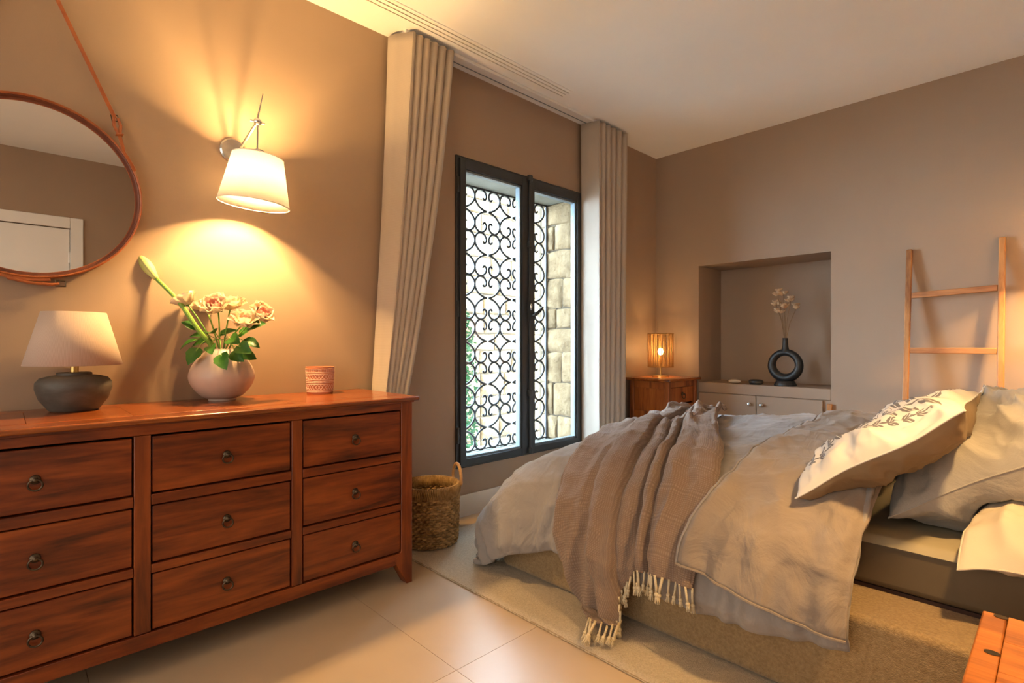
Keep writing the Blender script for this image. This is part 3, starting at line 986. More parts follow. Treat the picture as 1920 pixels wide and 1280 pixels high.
def wall_lamp(y, z, watt, label, flip=False, xw=0.0, name='wall_lamp', cap=False):
    """adjustable lamp: back plate, arm, cone shade, on a wall at x=xw (facing +x, or -x with flip)"""
    s = -1 if flip else 1
    def P(dx, dy, dz): return Vector((xw + s * dx, y + dy, z + dz))
    t = thing(name, P(0, 0, 0), label, 'wall lamp', None)
    Rr = Matrix.Rotation(s * PI / 2, 3, 'Y')
    MB().lathe([(0.0, 0.0), (0.056, 0.0), (0.056, 0.012), (0.05, 0.018), (0.0, 0.018)], P(0, 0, 0), 40, Rr).build('back_plate', M['chrome'], t, smooth=True)
    j = P(0.235, 0.032, 0.075)
    MB().tube([P(0.015, -0.01, -0.055), P(0.10, 0.005, -0.010), P(0.19, 0.022, 0.045), j], 0.0065, 10).build('arm', M['chrome'], t, smooth=True)
    MB().tube([P(0.015, 0.0, -0.02), P(0.07, 0.01, -0.035), P(0.11, 0.014, -0.012)], 0.004, 8).build('tension_wire', M['chrome'], t, smooth=True)
    MB().ball(j, 0.017, 14).tube([j - Vector((0, .03, 0)), j + Vector((0, .03, 0))], 0.006, 8).build('joint', M['chrome'], t, smooth=True)
    MB().tube([P(0.232, 0.032, -0.06), P(0.236, 0.034, 0.10), P(0.242, 0.052, 0.20)], [0.0035, 0.0035, 0.002], 8).build('rod', M['chrome'], t, smooth=True)
    # the shade, tipped a little
    A = (Matrix.Rotation(math.radians(4) * s, 3, 'Y') @ Matrix.Rotation(math.radians(-3.5), 3, 'X'))
    c = P(0.235, 0.035, -0.078)
    H, R1, R0 = 0.205, 0.102, 0.143
    sh = MB().lathe([(R0, -H), (R1, 0)], c, 64, A)
    sh.f = [f for f in sh.f if len(f) == 4]
    so = sh.build('shade', M['shade_w'], t, smooth=True)
    md = so.modifiers.new('solid', 'SOLIDIFY')
    md.thickness = 0.002
    for r, h in ((R1, 0.0), (R0, -H)):
        MB().tube([c + A @ Vector((r * math.cos(a), r * math.sin(a), h)) for a in [2 * PI * k / 64 for k in range(64)]], 0.0022, 6, closed=True).build('shade_ring', M['white'], so, smooth=True)
    sp = MB()
    for k in range(3):
        a = 2 * PI * k / 3 + 0.4
        sp.tube([c + A @ Vector((0.016, 0, 0.004)), c + A @ Vector((R1 * math.cos(a), R1 * math.sin(a), 0))], 0.002, 6)
    sp.build('spider', M['chrome'], so, smooth=True)
    MB().lathe([(0.0, 0.03), (0.022, 0.03), (0.024, -0.035), (0.0, -0.035)], c, 20, A).build('lamp_holder', M['chrome'], t, smooth=True)
    MB().ball(c + A @ Vector((0, 0, -0.075)), 0.030, 16, (1, 1, 1.1)).build('bulb', M['bulb'], t, smooth=True)
    if cap:
        MB().lathe([(0.0, -0.002), (R1 - 0.001, -0.002), (R1 - 0.001, 0.002), (0.0, 0.002)], c, 48, A).build('top_light_stop', M['white'], so)  # opaque disc added to keep lamp light off the upper wall and ceiling
    lamp_light('bulb_light', t, c + A @ Vector((0, 0, -0.075)), watt, 0.040)
    return t


wall_lamp(0.761, 1.985, 112, 'white cone-shaded wall lamp on a steel arm between mirror and curtain')
wall_lamp(1.56, 1.90, 120, 'white cone-shaded reading lamp above the orange wooden chest', True, XH, cap=True)
wall_lamp(4.02, 1.98, 170, 'white cone-shaded reading lamp at the ladder side of the bed', True, XH, cap=True)

# ================================================================== things on the dresser


def table_lamp():
    c = Vector((0.148, 0.187, TZ))
    t = thing('table_lamp', c, 'small table lamp with charcoal ceramic base and oatmeal linen shade', 'lamp')
    prof = [(0.0, 0.0), (0.068, 0.0), (0.074, 0.006), (0.100, 0.045), (0.111, 0.082), (0.110, 0.104), (0.098, 0.120), (0.070, 0.128), (0.052, 0.130), (0.051, 0.138), (0.046, 0.140), (0.0, 0.140)]
    MB().lathe(prof, c, 48).build('base', M['ceramic_d'], t, smooth=True, angle=60)
    MB().lathe([(0.0, 0.139), (0.013, 0.139), (0.013, 0.185), (0.0, 0.185)], c, 20).build('stem', M['brass'], t, smooth=True)
    z0, z1, r0, r1 = 0.166, 0.358, 0.144, 0.094
    def fn(u, v):
        a = 2 * PI * u
        r = lerp(r0, r1, v)
        return c + Vector((r * math.cos(a), r * math.sin(a), lerp(z0, z1, v)))
    so = grid('shade', fn, 64, 2, M['shade_b'], t, solid=0.002, closed_u=True)
    MB().tube([c + Vector((0, 0, 0.18)), c + Vector((0, 0, 0.24))], 0.012, 12).build('lamp_holder', M['white'], t, smooth=True)
    MB().ball(c + Vector((0, 0, 0.275)), 0.03, 14, (1, 1, 1.25)).build('bulb', M['shade_w'], t, smooth=True)
    sp = MB()
    for k in range(3):
        a = 2 * PI * k / 3
        sp.tube([c + Vector((0, 0, 0.235)), c + Vector((0.099 * math.cos(a), 0.099 * math.sin(a), 0.336))], 0.0018, 6)
    sp.build('spider', M['brass'], so, smooth=True)


table_lamp()

VC = Vector((0.140, 0.680, TZ))
vprof = [(p.x, p.y) for p in catmull([(0.056, 0.010, 0), (0.080, 0.022, 0), (0.110, 0.056, 0), (0.1265, 0.096, 0), (0.121, 0.134, 0), (0.102, 0.170, 0), (0.078, 0.198, 0), (0.062, 0.214, 0), (0.058, 0.222, 0)], 4)]
vs_ = tag(MB().lathe([(0.0, 0.004), (0.046, 0.004), (0.05, 0.0), (0.053, 0.003), (0.053, 0.009)] + vprof + [
                      (0.052, 0.220), (0.058, 0.210), (0.078, 0.190), (0.10, 0.16), (0.115, 0.125), (0.115, 0.10), (0.10, 0.07), (0.06, 0.03), (0.0, 0.02)], VC, 56)
          .build('flower_vase', M['ceramic_p'], smooth=True, angle=60, loc=VC), 'round blush stoneware vase of cut flowers on the dresser', 'vase')

# flowers standing in the vase
VW = 2.262                                    # distance of the vase from the camera along the view axis
VM = VC + Vector((0, 0, 0.19))


def petal_mesh(name, w, h, curl, cup, mat):
    def fn(u, v):
        x = (u - .5) * 2
        ww = w * (0.30 + 0.70 * math.sin(PI * min(1.0, 0.10 + v * 0.72)) ** 0.8) * (1 if v < 0.8 else 1 - ((v - 0.8) / 0.2) ** 2 * 0.35)
        y = cup * math.sin(PI * (0.1 + 0.55 * v)) - (abs(x) ** 2) * w * 0.55 - curl * max(0, v - 0.6) ** 2 * -4
        return Vector((x * ww, y, h * v))
    vs = [fn(i / 6, j / 6) for i in range(7) for j in range(7)]
    fs = [(i * 7 + j, i * 7 + j + 1, i * 7 + j + 8, i * 7 + j + 7) for i in range(6) for j in range(6)]
    me = bpy.data.meshes.new(name)
    me.from_pydata([tuple(v) for v in vs], [], fs)
    me.materials.append(mat)
    me.shade_smooth()
    return me


PM = [petal_mesh('petal', 0.013, 0.034, 0.0, 0.006, M['petalp']), petal_mesh('petal', 0.019, 0.040, 0.004, 0.011, M['petal']), petal_mesh('petal', 0.024, 0.042, 0.013, 0.015, M['petal'])]
PMP = [PM[0], petal_mesh('petal', 0.018, 0.040, 0.002, 0.010, M['petalp']), PM[2]]


def leaf_mesh(L, Wd, seed):
    rnd = random.Random(seed)
    n = 12
    vs, fs = [], []
    for i in range(n + 1):
        v = i / n
        w = Wd * max(0.02, math.sin(PI * min(1, 0.02 + 0.98 * v) ** 0.85)) ** 0.75 * (1 + 0.05 * math.sin(v * 55))
        d = -0.35 * L * v * v
        for k, x in enumerate((-1, -.5, 0, .5, 1)):
            vs.append((x * w, L * v, d + abs(x) * w * 0.35 + rnd.uniform(-1, 1) * 0.001))
    for i in range(n):
        for k in range(4):
            a = i * 5 + k
            fs.append((a, a + 1, a + 6, a + 5))
    me = bpy.data.meshes.new('leaf')
    me.from_pydata(vs, [], fs)
    me.materials.append(M['leaf'])
    me.shade_smooth()
    return me


LM = [leaf_mesh(0.062, 0.022, k) for k in range(3)]


def orient(d, up=Vector((0, 0, 1))):
    """matrix whose z axis is d"""
    d = Vector(d).normalized()
    x = d.orthogonal().normalized()
    y = d.cross(x)
    return Matrix((x, y, d)).transposed()


def put(me, name, parent, loc, R, sc=1.0):
    o = bpy.data.objects.new(name, me)
    COL.objects.link(o)
    o.parent = parent
    o.matrix_local = Matrix.Translation(Vector(loc) - WLOC[parent.name]) @ R.to_4x4() @ Matrix.Scale(sc, 4)
    return o


def rose(px, py, dw, face, label, pink, sz, open_, leaves, seed):
    rnd = random.Random(seed)
    sz *= 1.3
    h = PW(px, py, VW + dw)
    face = Vector(face).normalized()
    base = h - face * 0.022 * sz
    t = thing('rose', VM + Vector((0, 0, -0.10)), label, 'rose', 'roses in the blush vase')
    foot = VM + Vector((rnd.uniform(-.03, .03), rnd.uniform(-.03, .03), -0.10))
    neck = VM + Vector(((h - VM).x * 0.12, (h - VM).y * 0.18, 0.03))
    pts = catmull([tuple(foot), tuple(neck), tuple(neck.lerp(base, .55) + Vector((0, 0, .012))), tuple(base)], 5)
    MB().tube(pts, 0.0032, 8).build('stem', M['stem'], t, smooth=True)
    R = orient(face)
    MB().lathe([(0.0, -0.008), (0.006, -0.006), (0.009, 0.0), (0.006, 0.006), (0.0, 0.008)], base, 10, R).build('hip', M['stem'], t, smooth=True)
    for k in range(5):
        a = 2 * PI * k / 5 + 0.3
        put(LM[k % 3], 'sepal', t, base, R @ Matrix.Rotation(a, 3, 'Z') @ Matrix.Rotation(0.5, 3, 'X'), 0.42 * sz)
    ms = PMP if pink else PM
    for ring, (n, tilt, off) in enumerate(((4, 0.0, 0.003), (5, 0.08 + 0.10 * open_, 0.006), (6, 0.22 + 0.28 * open_, 0.008), (7, 0.36 + 0.50 * open_, 0.007))):
        for k in range(n):
            a = 2 * PI * (k + 0.5 * (ring % 2)) / n + rnd.uniform(-.15, .15)
            Rk = R @ Matrix.Rotation(a, 3, 'Z') @ Matrix.Rotation(-(tilt + rnd.uniform(-.06, .06)), 3, 'X')
            put(ms[min(ring, 2)], 'petal', t, base + (R @ Matrix.Rotation(a, 3, 'Z')) @ Vector((0, off * sz, 0)), Rk, sz * (0.92 if ring < 2 else 1.0))
    for (lx, ly, ldw, ang, ls) in leaves:
        c = PW(lx, ly, VW + ldw)
        anchor = neck.lerp(base, 0.25)
        dirv = (c - anchor)
        MB().tube([anchor, anchor.lerp(c, .6) + Vector((0, 0, .01)), c], 0.0014, 6).build('leaf_stalk', M['stem'], t, smooth=True)
        f = dirv.normalized()
        up = Vector((0, 0, 1)) + Vector((FW[0], FW[1], 0)) * -1.1
        x = f.cross(up).normalized()
        zz = x.cross(f)
        put(LM[rnd.randrange(3)], 'leaf', t, c - f * 0.02, Matrix((x, f, zz)).transposed() @ Matrix.Rotation(ang, 3, 'Y'), ls * 1.15)
    return t


toC = Vector((-FW[0], -FW[1], 0))
rose(345, 560, -0.02, toC * 0.2 + Vector((-RT[0] * .5, -RT[1] * .5, 1)), 'cream rose leaning beside the calla stem', False, 0.95, 0.35, [(362, 612, -.03, .2, .9), (368, 658, -.08, -.3, 1.15), (360, 640, -.02, .4, 1.0)], 1)
rose(403, 570, -0.06, toC * 0.9 + Vector((0, 0, .7)), 'rose with a pink heart facing out above the middle of the vase', True, 1.05, 0.25, [(398, 622, -.09, .1, 1.0), (415, 668, -.13, .2, 1.25)], 2)
rose(430, 565, 0.05, toC * 0.25 + Vector((0, 0, 1)), 'fully open cream-white rose at the back of the bouquet', False, 1.08, 0.85, [(432, 635, -.04, .2, 1.2), (462, 640, 0, -.2, 1.1)], 3)
rose(459, 596, -0.07, toC * 0.5 + Vector((RT[0] * .4, RT[1] * .4, .9)), 'loose cream rose low beside the green leaves', False, 0.98, 0.75, [(450, 650, -.10, .3, 1.2), (470, 614, -.05, 0, 1.15), (440, 660, -.09, .5, 1.2)], 4)
rose(492, 585, 0.0, toC * 0.4 + Vector((RT[0] * .8, RT[1] * .8, .6)), 'pink-tipped rose leaning out furthest towards the curtain', True, 0.98, 0.3, [(455, 625, 0.02, -.2, 1.1), (385, 640, 0.0, .2, 1.15)], 5)
rose(381, 567, 0.06, toC * 0.2 + Vector((-RT[0] * .35, -RT[1] * .35, 1)), 'white open rose half hidden behind the pink-hearted one', False, 0.9, 0.8, [(376, 628, 0.03, .3, 1.0), (420, 625, .04, -.2, 1.0), (395, 650, -.12, .1, .95), (455, 660, -.03, .4, 1.1)], 6)
# calla lily
ca = thing('calla_lily', VM + Vector((0, 0, -0.12)), 'single closed green-white calla lily slanting out of the vase', 'calla lily')
a0, a1, a2 = VM + Vector((0.02, 0.02, -0.11)), PW(372, 618, VW - .03), PW(293, 522, VW - 0.05)
am = VC + (Vector((a1.x - VC.x, a1.y - VC.y, 0)).normalized() * 0.034) + Vector((0, 0, 0.222))
MB().tube(catmull([tuple(a0), tuple(am), tuple(a1), tuple(PW(335, 565, VW - .045)), tuple(a2)], 5), [0.0095] * 15 + [0.0085] * 6, 10).build('stem', M['stem'], ca, smooth=True)
tip = PW(251, 466, VW - 0.06)
ax = (tip - a2)
Rc = orient(ax)
def spathe(u, v):
    prof = interp(v, [0, .15, .32, .5, .68, .85, 1.0], [0.0088, 0.014, 0.0205, 0.021, 0.0145, 0.006, 0.0006])
    a = lerp(-PI * 1.15, PI * 1.15, u)
    r = prof * (1 + 0.16 * (abs(u - .5) * 2))
    return a2 - ax * 0.02 + Rc @ Vector((r * math.cos(a + 2.2), r * math.sin(a + 2.2), ax.length * 1.02 * v))
grid('spathe', spathe, 28, 18, M['calla'], ca, solid=0.001)

# candle cup
CC = Vector((0.130, 1.118, TZ))
cu = thing('candle_cup', CC, 'pink terracotta candle cup with a white lattice relief pattern', 'candle cup')
M['cup'] = pmat('terracotta_glaze', (0.45, 0.155, 0.075, 1), (0.52, 0.20, 0.10, 1), 0.5, 30)
M['cupw'] = pmat('white_relief_glaze', (0.62, 0.40, 0.31, 1), (0.70, 0.48, 0.38, 1), 0.5, 40)
MB().lathe([(0.0, 0.0), (0.058, 0.0), (0.060, 0.004), (0.067, 0.128), (0.067, 0.132), (0.063, 0.132), (0.060, 0.118), (0.0, 0.118)], CC, 40).build('body', M['cup'], cu, smooth=True, angle=50)
def rad(z): return 0.0605 + 0.0066 * z / 0.13
rm = MB()
for z in (0.012, 0.020, 0.048, 0.056, 0.064, 0.072, 0.098, 0.106, 0.122):
    rm.tube([CC + Vector((rad(z) * math.cos(a), rad(z) * math.sin(a), z)) for a in [2 * PI * k / 40 for k in range(40)]], 0.0016, 6, closed=True)
rm.build('relief_ring', M['cupw'], cu, smooth=True)
dm = MB()
for zc in (0.034, 0.085):
    for k in range(26):
        a = 2 * PI * k / 26
        for s in (1, -1):
            pp = [(a - s * 0.11, zc - 0.011), (a, zc + 0.0 * s), (a + s * 0.11, zc + 0.011)]
            dm.tube([CC + Vector((rad(z) * math.cos(t), rad(z) * math.sin(t), z)) for t, z in pp], 0.0015, 5)
dm.build('lattice_relief', M['cupw'], cu, smooth=True)
for zc in (0.060, 0.114):
    dm = MB()
    for k in range(60):
        a = 2 * PI * k / 60
        dm.tube([CC + Vector((rad(zc) * math.cos(a), rad(zc) * math.sin(a), zc - .006)), CC + Vector((rad(zc) * math.cos(a), rad(zc) * math.sin(a), zc + .006))], 0.0011, 5)
    dm.build('bead_relief', M['cupw'], cu, smooth=True)

# ================================================================== basket
BC = Vector((0.245, 1.690, 0.019))
ba = thing('seagrass_basket', BC, 'tall woven seagrass basket with loop handles beside the dresser', 'basket')
def brad(z): return interp(z, [0, .02, .15, .30], [.138, .145, .150, .152])
nr, ns = 21, 60
for ri in range(nr):
    z = 0.010 + ri * 0.0130
    q = MB()
    pts = []
    for k in range(ns):
        a = 2 * PI * k / ns
        r = brad(z) + 0.0048 * (1 if (k + ri) % 2 == 0 else -1)
        pts.append(BC + Vector((r * math.cos(a), r * math.sin(a), z + 0.002 * math.sin(k * 1.7 + ri))))
    q.tube(pts, 0.0072, 6, closed=True).build('woven_row', M['seagrass'], ba, smooth=True)
MB().lathe([(0.0, 0.004), (0.138, 0.004), (0.138, 0.012), (0.0, 0.012)], BC, 32).build('base', M['seagrass'], ba)
q = MB()
for k in range(110):                              # wrapped rim
    a = 2 * PI * k / 110
    r = 0.152
    c = BC + Vector((r * math.cos(a), r * math.sin(a), 0.290))
    er = Vector((math.cos(a), math.sin(a), 0))
    et = Vector((-math.sin(a), math.cos(a), 0))
    q.tube([c + er * 0.012 * math.cos(b) + Vector((0, 0, 0.030 * math.sin(b))) + et * 0.004 * math.sin(b) for b in [2 * PI * j / 10 for j in range(10)]], 0.0042, 5, closed=True)
q.build('rim', M['seagrass'], ba, smooth=True)['kind'] = 'stuff'
for a in (1.30, 1.30 + PI):
    er = Vector((math.cos(a), math.sin(a), 0))
    et = Vector((-math.sin(a), math.cos(a), 0))
    c = BC + er * 0.155
    q = MB()
    hp = []
    for j in range(25):
        b = -0.35 + (PI + 0.7) * j / 24
        hp.append(c + et * 0.058 * math.cos(b) + Vector((0, 0, 0.325 + 0.080 * math.sin(b))) + er * 0.004)
    q.tube(hp, [0.0085 + 0.0012 * (j % 2) for j in range(25)], 8)
    q.build('handle', M['rattan'], ba, smooth=True)

# ================================================================== rug
def rugf(u, v):
    x, y = lerp(0.17, 3.0 - 0.03, u), lerp(1.495, 3.83, v)
    e = min(u * 2.8, (1 - u) * 2.8, v * 2.34, (1 - v) * 2.34)
    z = 0.005 + 0.012 * smooth(e / 0.018) + 0.0022 * nz(x * 60, y * 60) + 0.0015 * nz(x * 17, y * 17, 3)
    return (x + 0.002 * nz(y * 40, 0, 7), y + 0.003 * nz(x * 30, 5, 1) + (0.002 * nz(x * 90, 1, 1) if v < .004 else 0), z)


rg = thing('rug', (1.6, 2.85, 0), 'cream wool pile rug lying under the bed', 'rug')
grid('pile', rugf, 420, 350, M['rug'], rg)
MB().box(0.172, 2.968, 1.497, 3.828, 0.0005, 0.0075).build('backing', M['rugedge'], rg)

# ================================================================== bed
BX0, BX1, BY0, BY1 = 0.715, XH - 0.06, 1.762, 3.84
bed = thing('bed', (1.85, 2.9, 0.02), 'low double bed with beige upholstered base and taupe mattress', 'bed')


def softbox(name, x0, x1, y0, y1, z0, z1, r, mat, parent, wob=0.0, n=60):
    q = MB().box(x0, x1, y0, y1, z0, z1)
    return q.build(name, mat, parent, bevel=r, seg=5)


rc = 0.07
pts = []
for cxx, cyy, a0_ in ((BX0 + rc, BY0 + rc, PI), (BX1 - rc, BY0 + rc, 1.5 * PI), (BX1 - rc, BY1 - rc, 0), (BX0 + rc, BY1 - rc, .5 * PI)):
    for k in range(7):
        a = a0_ + k * PI / 12
        pts.append((cxx + rc * math.cos(a), cyy + rc * math.sin(a)))
MB().prism(pts, 'z', 0.021, 0.322).build('bed_base', M['bedbase'], bed, bevel=0.02, seg=4)
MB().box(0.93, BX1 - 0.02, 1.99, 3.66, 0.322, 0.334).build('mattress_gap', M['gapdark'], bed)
softbox('mattress', 0.92, BX1 - 0.01, 1.982, 3.67, 0.333, 0.486, 0.022, M['mattress'], bed)
def sheetf(u, v):
    x, y = lerp(0.95, BX1 - 0.012, u), lerp(1.976, 3.676, v)
    e = min(v, 1 - v) * 1.70
    dz = 0 if e > 0.03 else -0.022 * (1 - e / 0.03) ** 2
    return (x, y, 0.4925 + dz + 0.002 * nz(x * 6, y * 5, 2))
sh = grid('fitted_sheet', sheetf, 60, 160, M['sheet'], bed)
softbox('headboard', BX1, XH - 0.004, 1.80, 3.82, 0.03, 1.05, 0.02, M['bedbase'], bed)

# ---- drape shared by duvet, turned-back flap and throw
XE, YE, YF = 1.10, 2.12, 3.50
PL = [0, .1, .2, .3, .4, .5, .6, .7, .8, .9, 1.0, 1.1]
PO = [0, .097, .187, .266, .330, .375, .400, .408, .410, .410, .41, .41]
PD = [0, .018, .060, .120, .197, .286, .383, .482, .582, .682, .782, .88]


def ztop(x, y):
    z = 0.585 + 0.085 * math.exp(-((y - 2.92) / 0.55) ** 2) * smooth((x - 0.85) / 0.7)
    return z + 0.02 * smooth((x - 1.2) / .5) + 0.012 * nz(x * 3.1, y * 3.1, 1.5)


def prof(L):
    return interp(L, PL, PO), interp(L, PL, PD)


def cape(x, y, off=0.0):
    """x, y: flat cloth coordinates (along, across the bed); returns draped point lifted by off"""
    hf, hn, hr = max(0, XE - x), max(0, YE - y), max(0, y - YF)
    near = hn > 0
    hs = hn if near else hr
    L = math.hypot(hf, hs)
    xe, ye = max(x, XE), min(max(y, YE), YF)
    zt = ztop(xe, ye)
    if L < 1e-6:
        return Vector((x, y, zt + off))
    o, d = prof(L)
    o2, d2 = prof(L + 0.01)
    tn = Vector((o2 - o, d2 - d)).normalized()
    cf, cs = hf / L, (hs / L) * (1 if near else -1)
    so = (1.0 + 0.18 * cf) * (1 + 0.30 * (2 * cf * abs(cs)) ** 2)
    out = o * so + off * tn.y
    p = Vector((xe - out * cf, ye - out * cs, zt - d + off * tn.x))
    if p.z < 0.050 + off * .3:
        ex = 0.050 + off * .3 - p.z
        p = Vector((p.x - ex * 0.35 * cf, p.y - ex * 0.35 * cs, 0.050 + off * .3 + 0.01 * nz(x * 20, y * 20)))
    return p


def ridged(x, y, s, seed):
    n = 1 - abs(nz(x * s, y * s, seed)) * 2.2
    return max(0, n) ** 2.5


def crumple(x, y, seed=0.0):
    wx, wy = x + 0.12 * nz(x * 2.3, y * 2.3, seed + 5), y + 0.12 * nz(x * 2.3, y * 2.3, seed + 9)
    return 0.55 * ridged(wx * 1.2, wy * .8, 3.2, seed) + 0.35 * ridged(wx * .8 + wy * .5, wy * 1.1 - wx * .3, 6.5, seed + 2) + 0.18 * ridged(wx, wy, 13, seed + 4)


HEMX = [0.4, 0.9, 1.0, 1.15, 1.5, 1.75, 2.0, 2.26]
HEML = [.60, .62, .625, .60, .63, .66, .64, .60]


def duvet_off(x, y):
    hn = max(0, YE - y)
    hang = smooth((hn - 0.25) / 0.3)
    off = 0.020 * crumple(x, y, 1.0) + 0.014 * ridged(x * .5 + y * .25, y * .8, 3.0, 12.0) * smooth((y - 1.9) / .4)
    # soft gathers towards the near hem
    off += hang * (0.020 * math.sin(x * 23 + 1.6 * nz(x * 4, 1, 1)) * (0.5 + 0.5 * nz(x * 3, 2, 8)) + 0.012 * math.sin(x * 61 + 2 * nz(x * 9, y * 4, 3)))
    hf = max(0, XE - x)
    off += smooth((hf - .25) / .3) * 0.02 * math.sin(y * 19 + nz(y * 5, 0, 2) * 2)
    return off + 0.018


def duvetf(u, v):
    x = lerp(XE - 0.60, 2.235, u)
    Ln = interp(x, HEMX, HEML)
    y = lerp(YE - Ln, YF + 0.5, v)
    hn = max(0, YE - y)
    off = duvet_off(x, y)
    edge = smooth((Ln - hn) / 0.045) if hn > 0 else 1
    off -= 0.020 * (1 - edge)
    p = cape(x, y, off)
    # rolled fold at the head end
    k = smooth((x - 2.16) / 0.075)
    p.z += 0.028 * k * (1 if hn < 0.1 else max(0, 1 - (hn - .1) / .2))
    return p


du = thing('duvet', (1.5, 2.8, 0.5), 'grey linen duvet draped over the foot of the bed with its top turned back', 'duvet')
do = grid('duvet_cover', duvetf, 190, 230, M['duvet'], du, solid=0.02, offset=-1)


def flapf(u, v):
    # v: 0 near hem .. 1 far; u: 0 free edge .. 1 fold line
    ya = YE - lerp(.505, .572, smooth(u))
    y = lerp(ya, YF + 0.42, v)
    hn = max(0, YE - y)
    xl = 1.795 + 0.02 * math.sin(y * 5) + 0.015 * nz(y * 6, 0, 3) - 0.03 * smooth(hn / .5) - 0.05 * smooth((hn - .25) / .25) + 0.02 * smooth((0.5 - hn) / .3)
    xr = 2.245 - 0.01 * smooth(hn / .5)
    x = lerp(xl, xr, u)
    off = duvet_off(x, y) * 0.5 + 0.040 + 0.024 * crumple(x * .8 + 3, y * .7, 4.0) + 0.012 * nz(x * 5, y * 4, 2) + 0.012 * ridged(x * .7 + y * .5, y * .35 - x * .2, 4.5, 3.0)
    hang = smooth((hn - 0.2) / 0.35)
    off += hang * (0.028 * (0.5 + 0.5 * math.sin(x * 14 - 0.6)) + 0.012 * smooth(1 - abs(u - .5) * 2))
    lip = smooth(u / 0.06)
    off -= 0.018 * (1 - lip)
    off += 0.045 * (1 - smooth(u / 0.2)) * smooth((hn - 0.12) / 0.2)       # passes over the throw's edge
    fold = smooth((u - 0.88) / 0.12)
    off -= 0.030 * fold ** 2
    return cape(x, y, off)


fo = grid('turned_back_flap', flapf, 90, 220, M['duvetin'], du, solid=0.012, offset=-1)
# stitched hem cord along the flap edge
hem = [flapf(0.0, j / 160) + Vector((0, 0, 0.002)) for j in range(161)]
MB().tube(hem, 0.0045, 6).build('flap_piping', M['duvet'], fo, smooth=True)
hem = [flapf(i / 60, 0.0) + Vector((0, -0.002, 0)) for i in range(61)]
MB().tube(hem, 0.0045, 6).build('flap_piping', M['duvetin'], fo, smooth=True)

# ---- throw
TB = [0.95, 0.70, 0.35, 0.10, -0.05, -0.25, -0.45, -0.60, -0.75, -0.95]          # across: YE + b
TL = [0.98, 0.97, 1.00, 1.03, 1.05, 1.075, 1.12, 1.20, 1.30, 1.40]               # left edge x
TR = [1.28, 1.34, 1.50, 1.64, 1.72, 1.79, 1.795, 1.79, 1.79, 1.79]               # right edge x


def throw_len(s):
    return interp(s, [0, .10, .28, .42, .50, .62, .8, 1.0], [.965, .93, .90, .80, .65, .575, .57, .575])


HS = [0, .03, .09, .16, .24, .275, .31, .36, .42, .450, .470, .50, .545, .575, .592, .615, .645, .662, .680, .71, .76, .85, .94, .975, 1.0]
HV = [.008, .030, .036, .034, .030, .040, .064, .066, .054, .048, .004, .026, .034, .030, .003, .048, .056, .046, .004, .044, .052, .036, .040, .034, .008]


def throw_off(s, b):
    q = smooth((-0.05 - b) / 0.6)
    up = smooth((b + 0.15) / 0.5)
    drift = -0.035 * q * math.sin(PI * s) + 0.05 * up * math.sin(PI * s) + 0.012 * nz(b * 3.5, s * 2, 4.4)
    h = 0.0
    for k, wgt in ((-.008, .25), (0, .5), (.008, .25)):
        h += wgt * float(np.interp(s + drift + k, HS, HV))
    h *= lerp(1.0, 0.85, q) * lerp(1, 1.25, up)
    # secondary soft folds that come and go
    h += 0.016 * max(0, nz(s * 7 + b * .8, b * 1.6, 9.0)) + 0.010 * nz(s * 13 - b, b * 2.2, 2.2)
    return h + 0.018


def throwf(u, v):
    s = u
    Lb = throw_len(s)
    b = lerp(0.95, -Lb, v)
    bb = np.array(TB)[::-1]
    xl = float(np.interp(b, bb, np.array(TL)[::-1]))
    xr = float(np.interp(b, bb, np.array(TR)[::-1]))
    x = lerp(xl, xr, s) + 0.012 * nz(s * 4, b * 4, 6)
    off = throw_off(s, b) + 0.010 * crumple(x * 1.3, b * 1.1, 7.0) * smooth((b + .5) / .4) + 0.006 * nz(s * 11, b * 7, 3)
    if b > 0.05:   # bunched top
        off += 0.030 * smooth((b - .05) / .3) * max(0, nz(b * 5 + s * 3, s * 5, 3.1)) * 2
    y = YE + b
    p = cape(x, y, off - 0.004 + duvet_off(x, y) * 0.95)
    return p


th = thing('throw_blanket', (1.4, 1.75, 0.3), 'mauve-brown woven throw with cream knotted fringe draped over the bed', 'throw blanket')
to = grid('woven_cloth', throwf, 210, 190, M['throw'], th, solid=0.005, offset=0)
tas = MB()
tas.tube([(0, 0, 0.006), (0.001, 0, -0.03), (0, 0.001, -0.055)], [0.0052, 0.0045, 0.005], 7)
tas.ball((0, 0, -0.058), 0.0088, 8)
rnd = random.Random(5)
for k in range(7):
    a = 2 * PI * k / 7
    tas.tube([(0.003 * math.cos(a), 0.003 * math.sin(a), -0.06), (0.008 * math.cos(a), 0.008 * math.sin(a), -0.085)], [0.0028, 0.002], 5)
tm = tas.mesh('tassel')
tm.materials.append(M['fringe'])
tm.shade_smooth()
hemp = [throwf(0.05 + 0.95 * i / 300, 1.0) for i in range(301)]
acc, spots = 0.0, [hemp[0]]
for a, e in zip(hemp[:-1], hemp[1:]):
    acc += (e - a).length
    if acc > 0.024:
        spots.append(e)
        acc = 0.0
for p in spots:
    if p.z < 0.10:
        d = Vector((0.25 + rnd.uniform(-.2, .2), -0.75, max(-0.9, -(p.z - .035) / .09)))
    else:
        d = Vector((rnd.uniform(-.2, .2), rnd.uniform(-.15, 0.0), -1))
    R = orient(-d)
    o = bpy.data.objects.new('tassel', tm)
    COL.objects.link(o)
    o.parent = th
    o.matrix_local = Matrix.Translation(p - WLOC[th.name]) @ R.to_4x4() @ Matrix.Rotation(rnd.uniform(0, 6), 4, 'Z') @ Matrix.Scale(rnd.uniform(.8, 1.05), 4)

# ================================================================== pillows


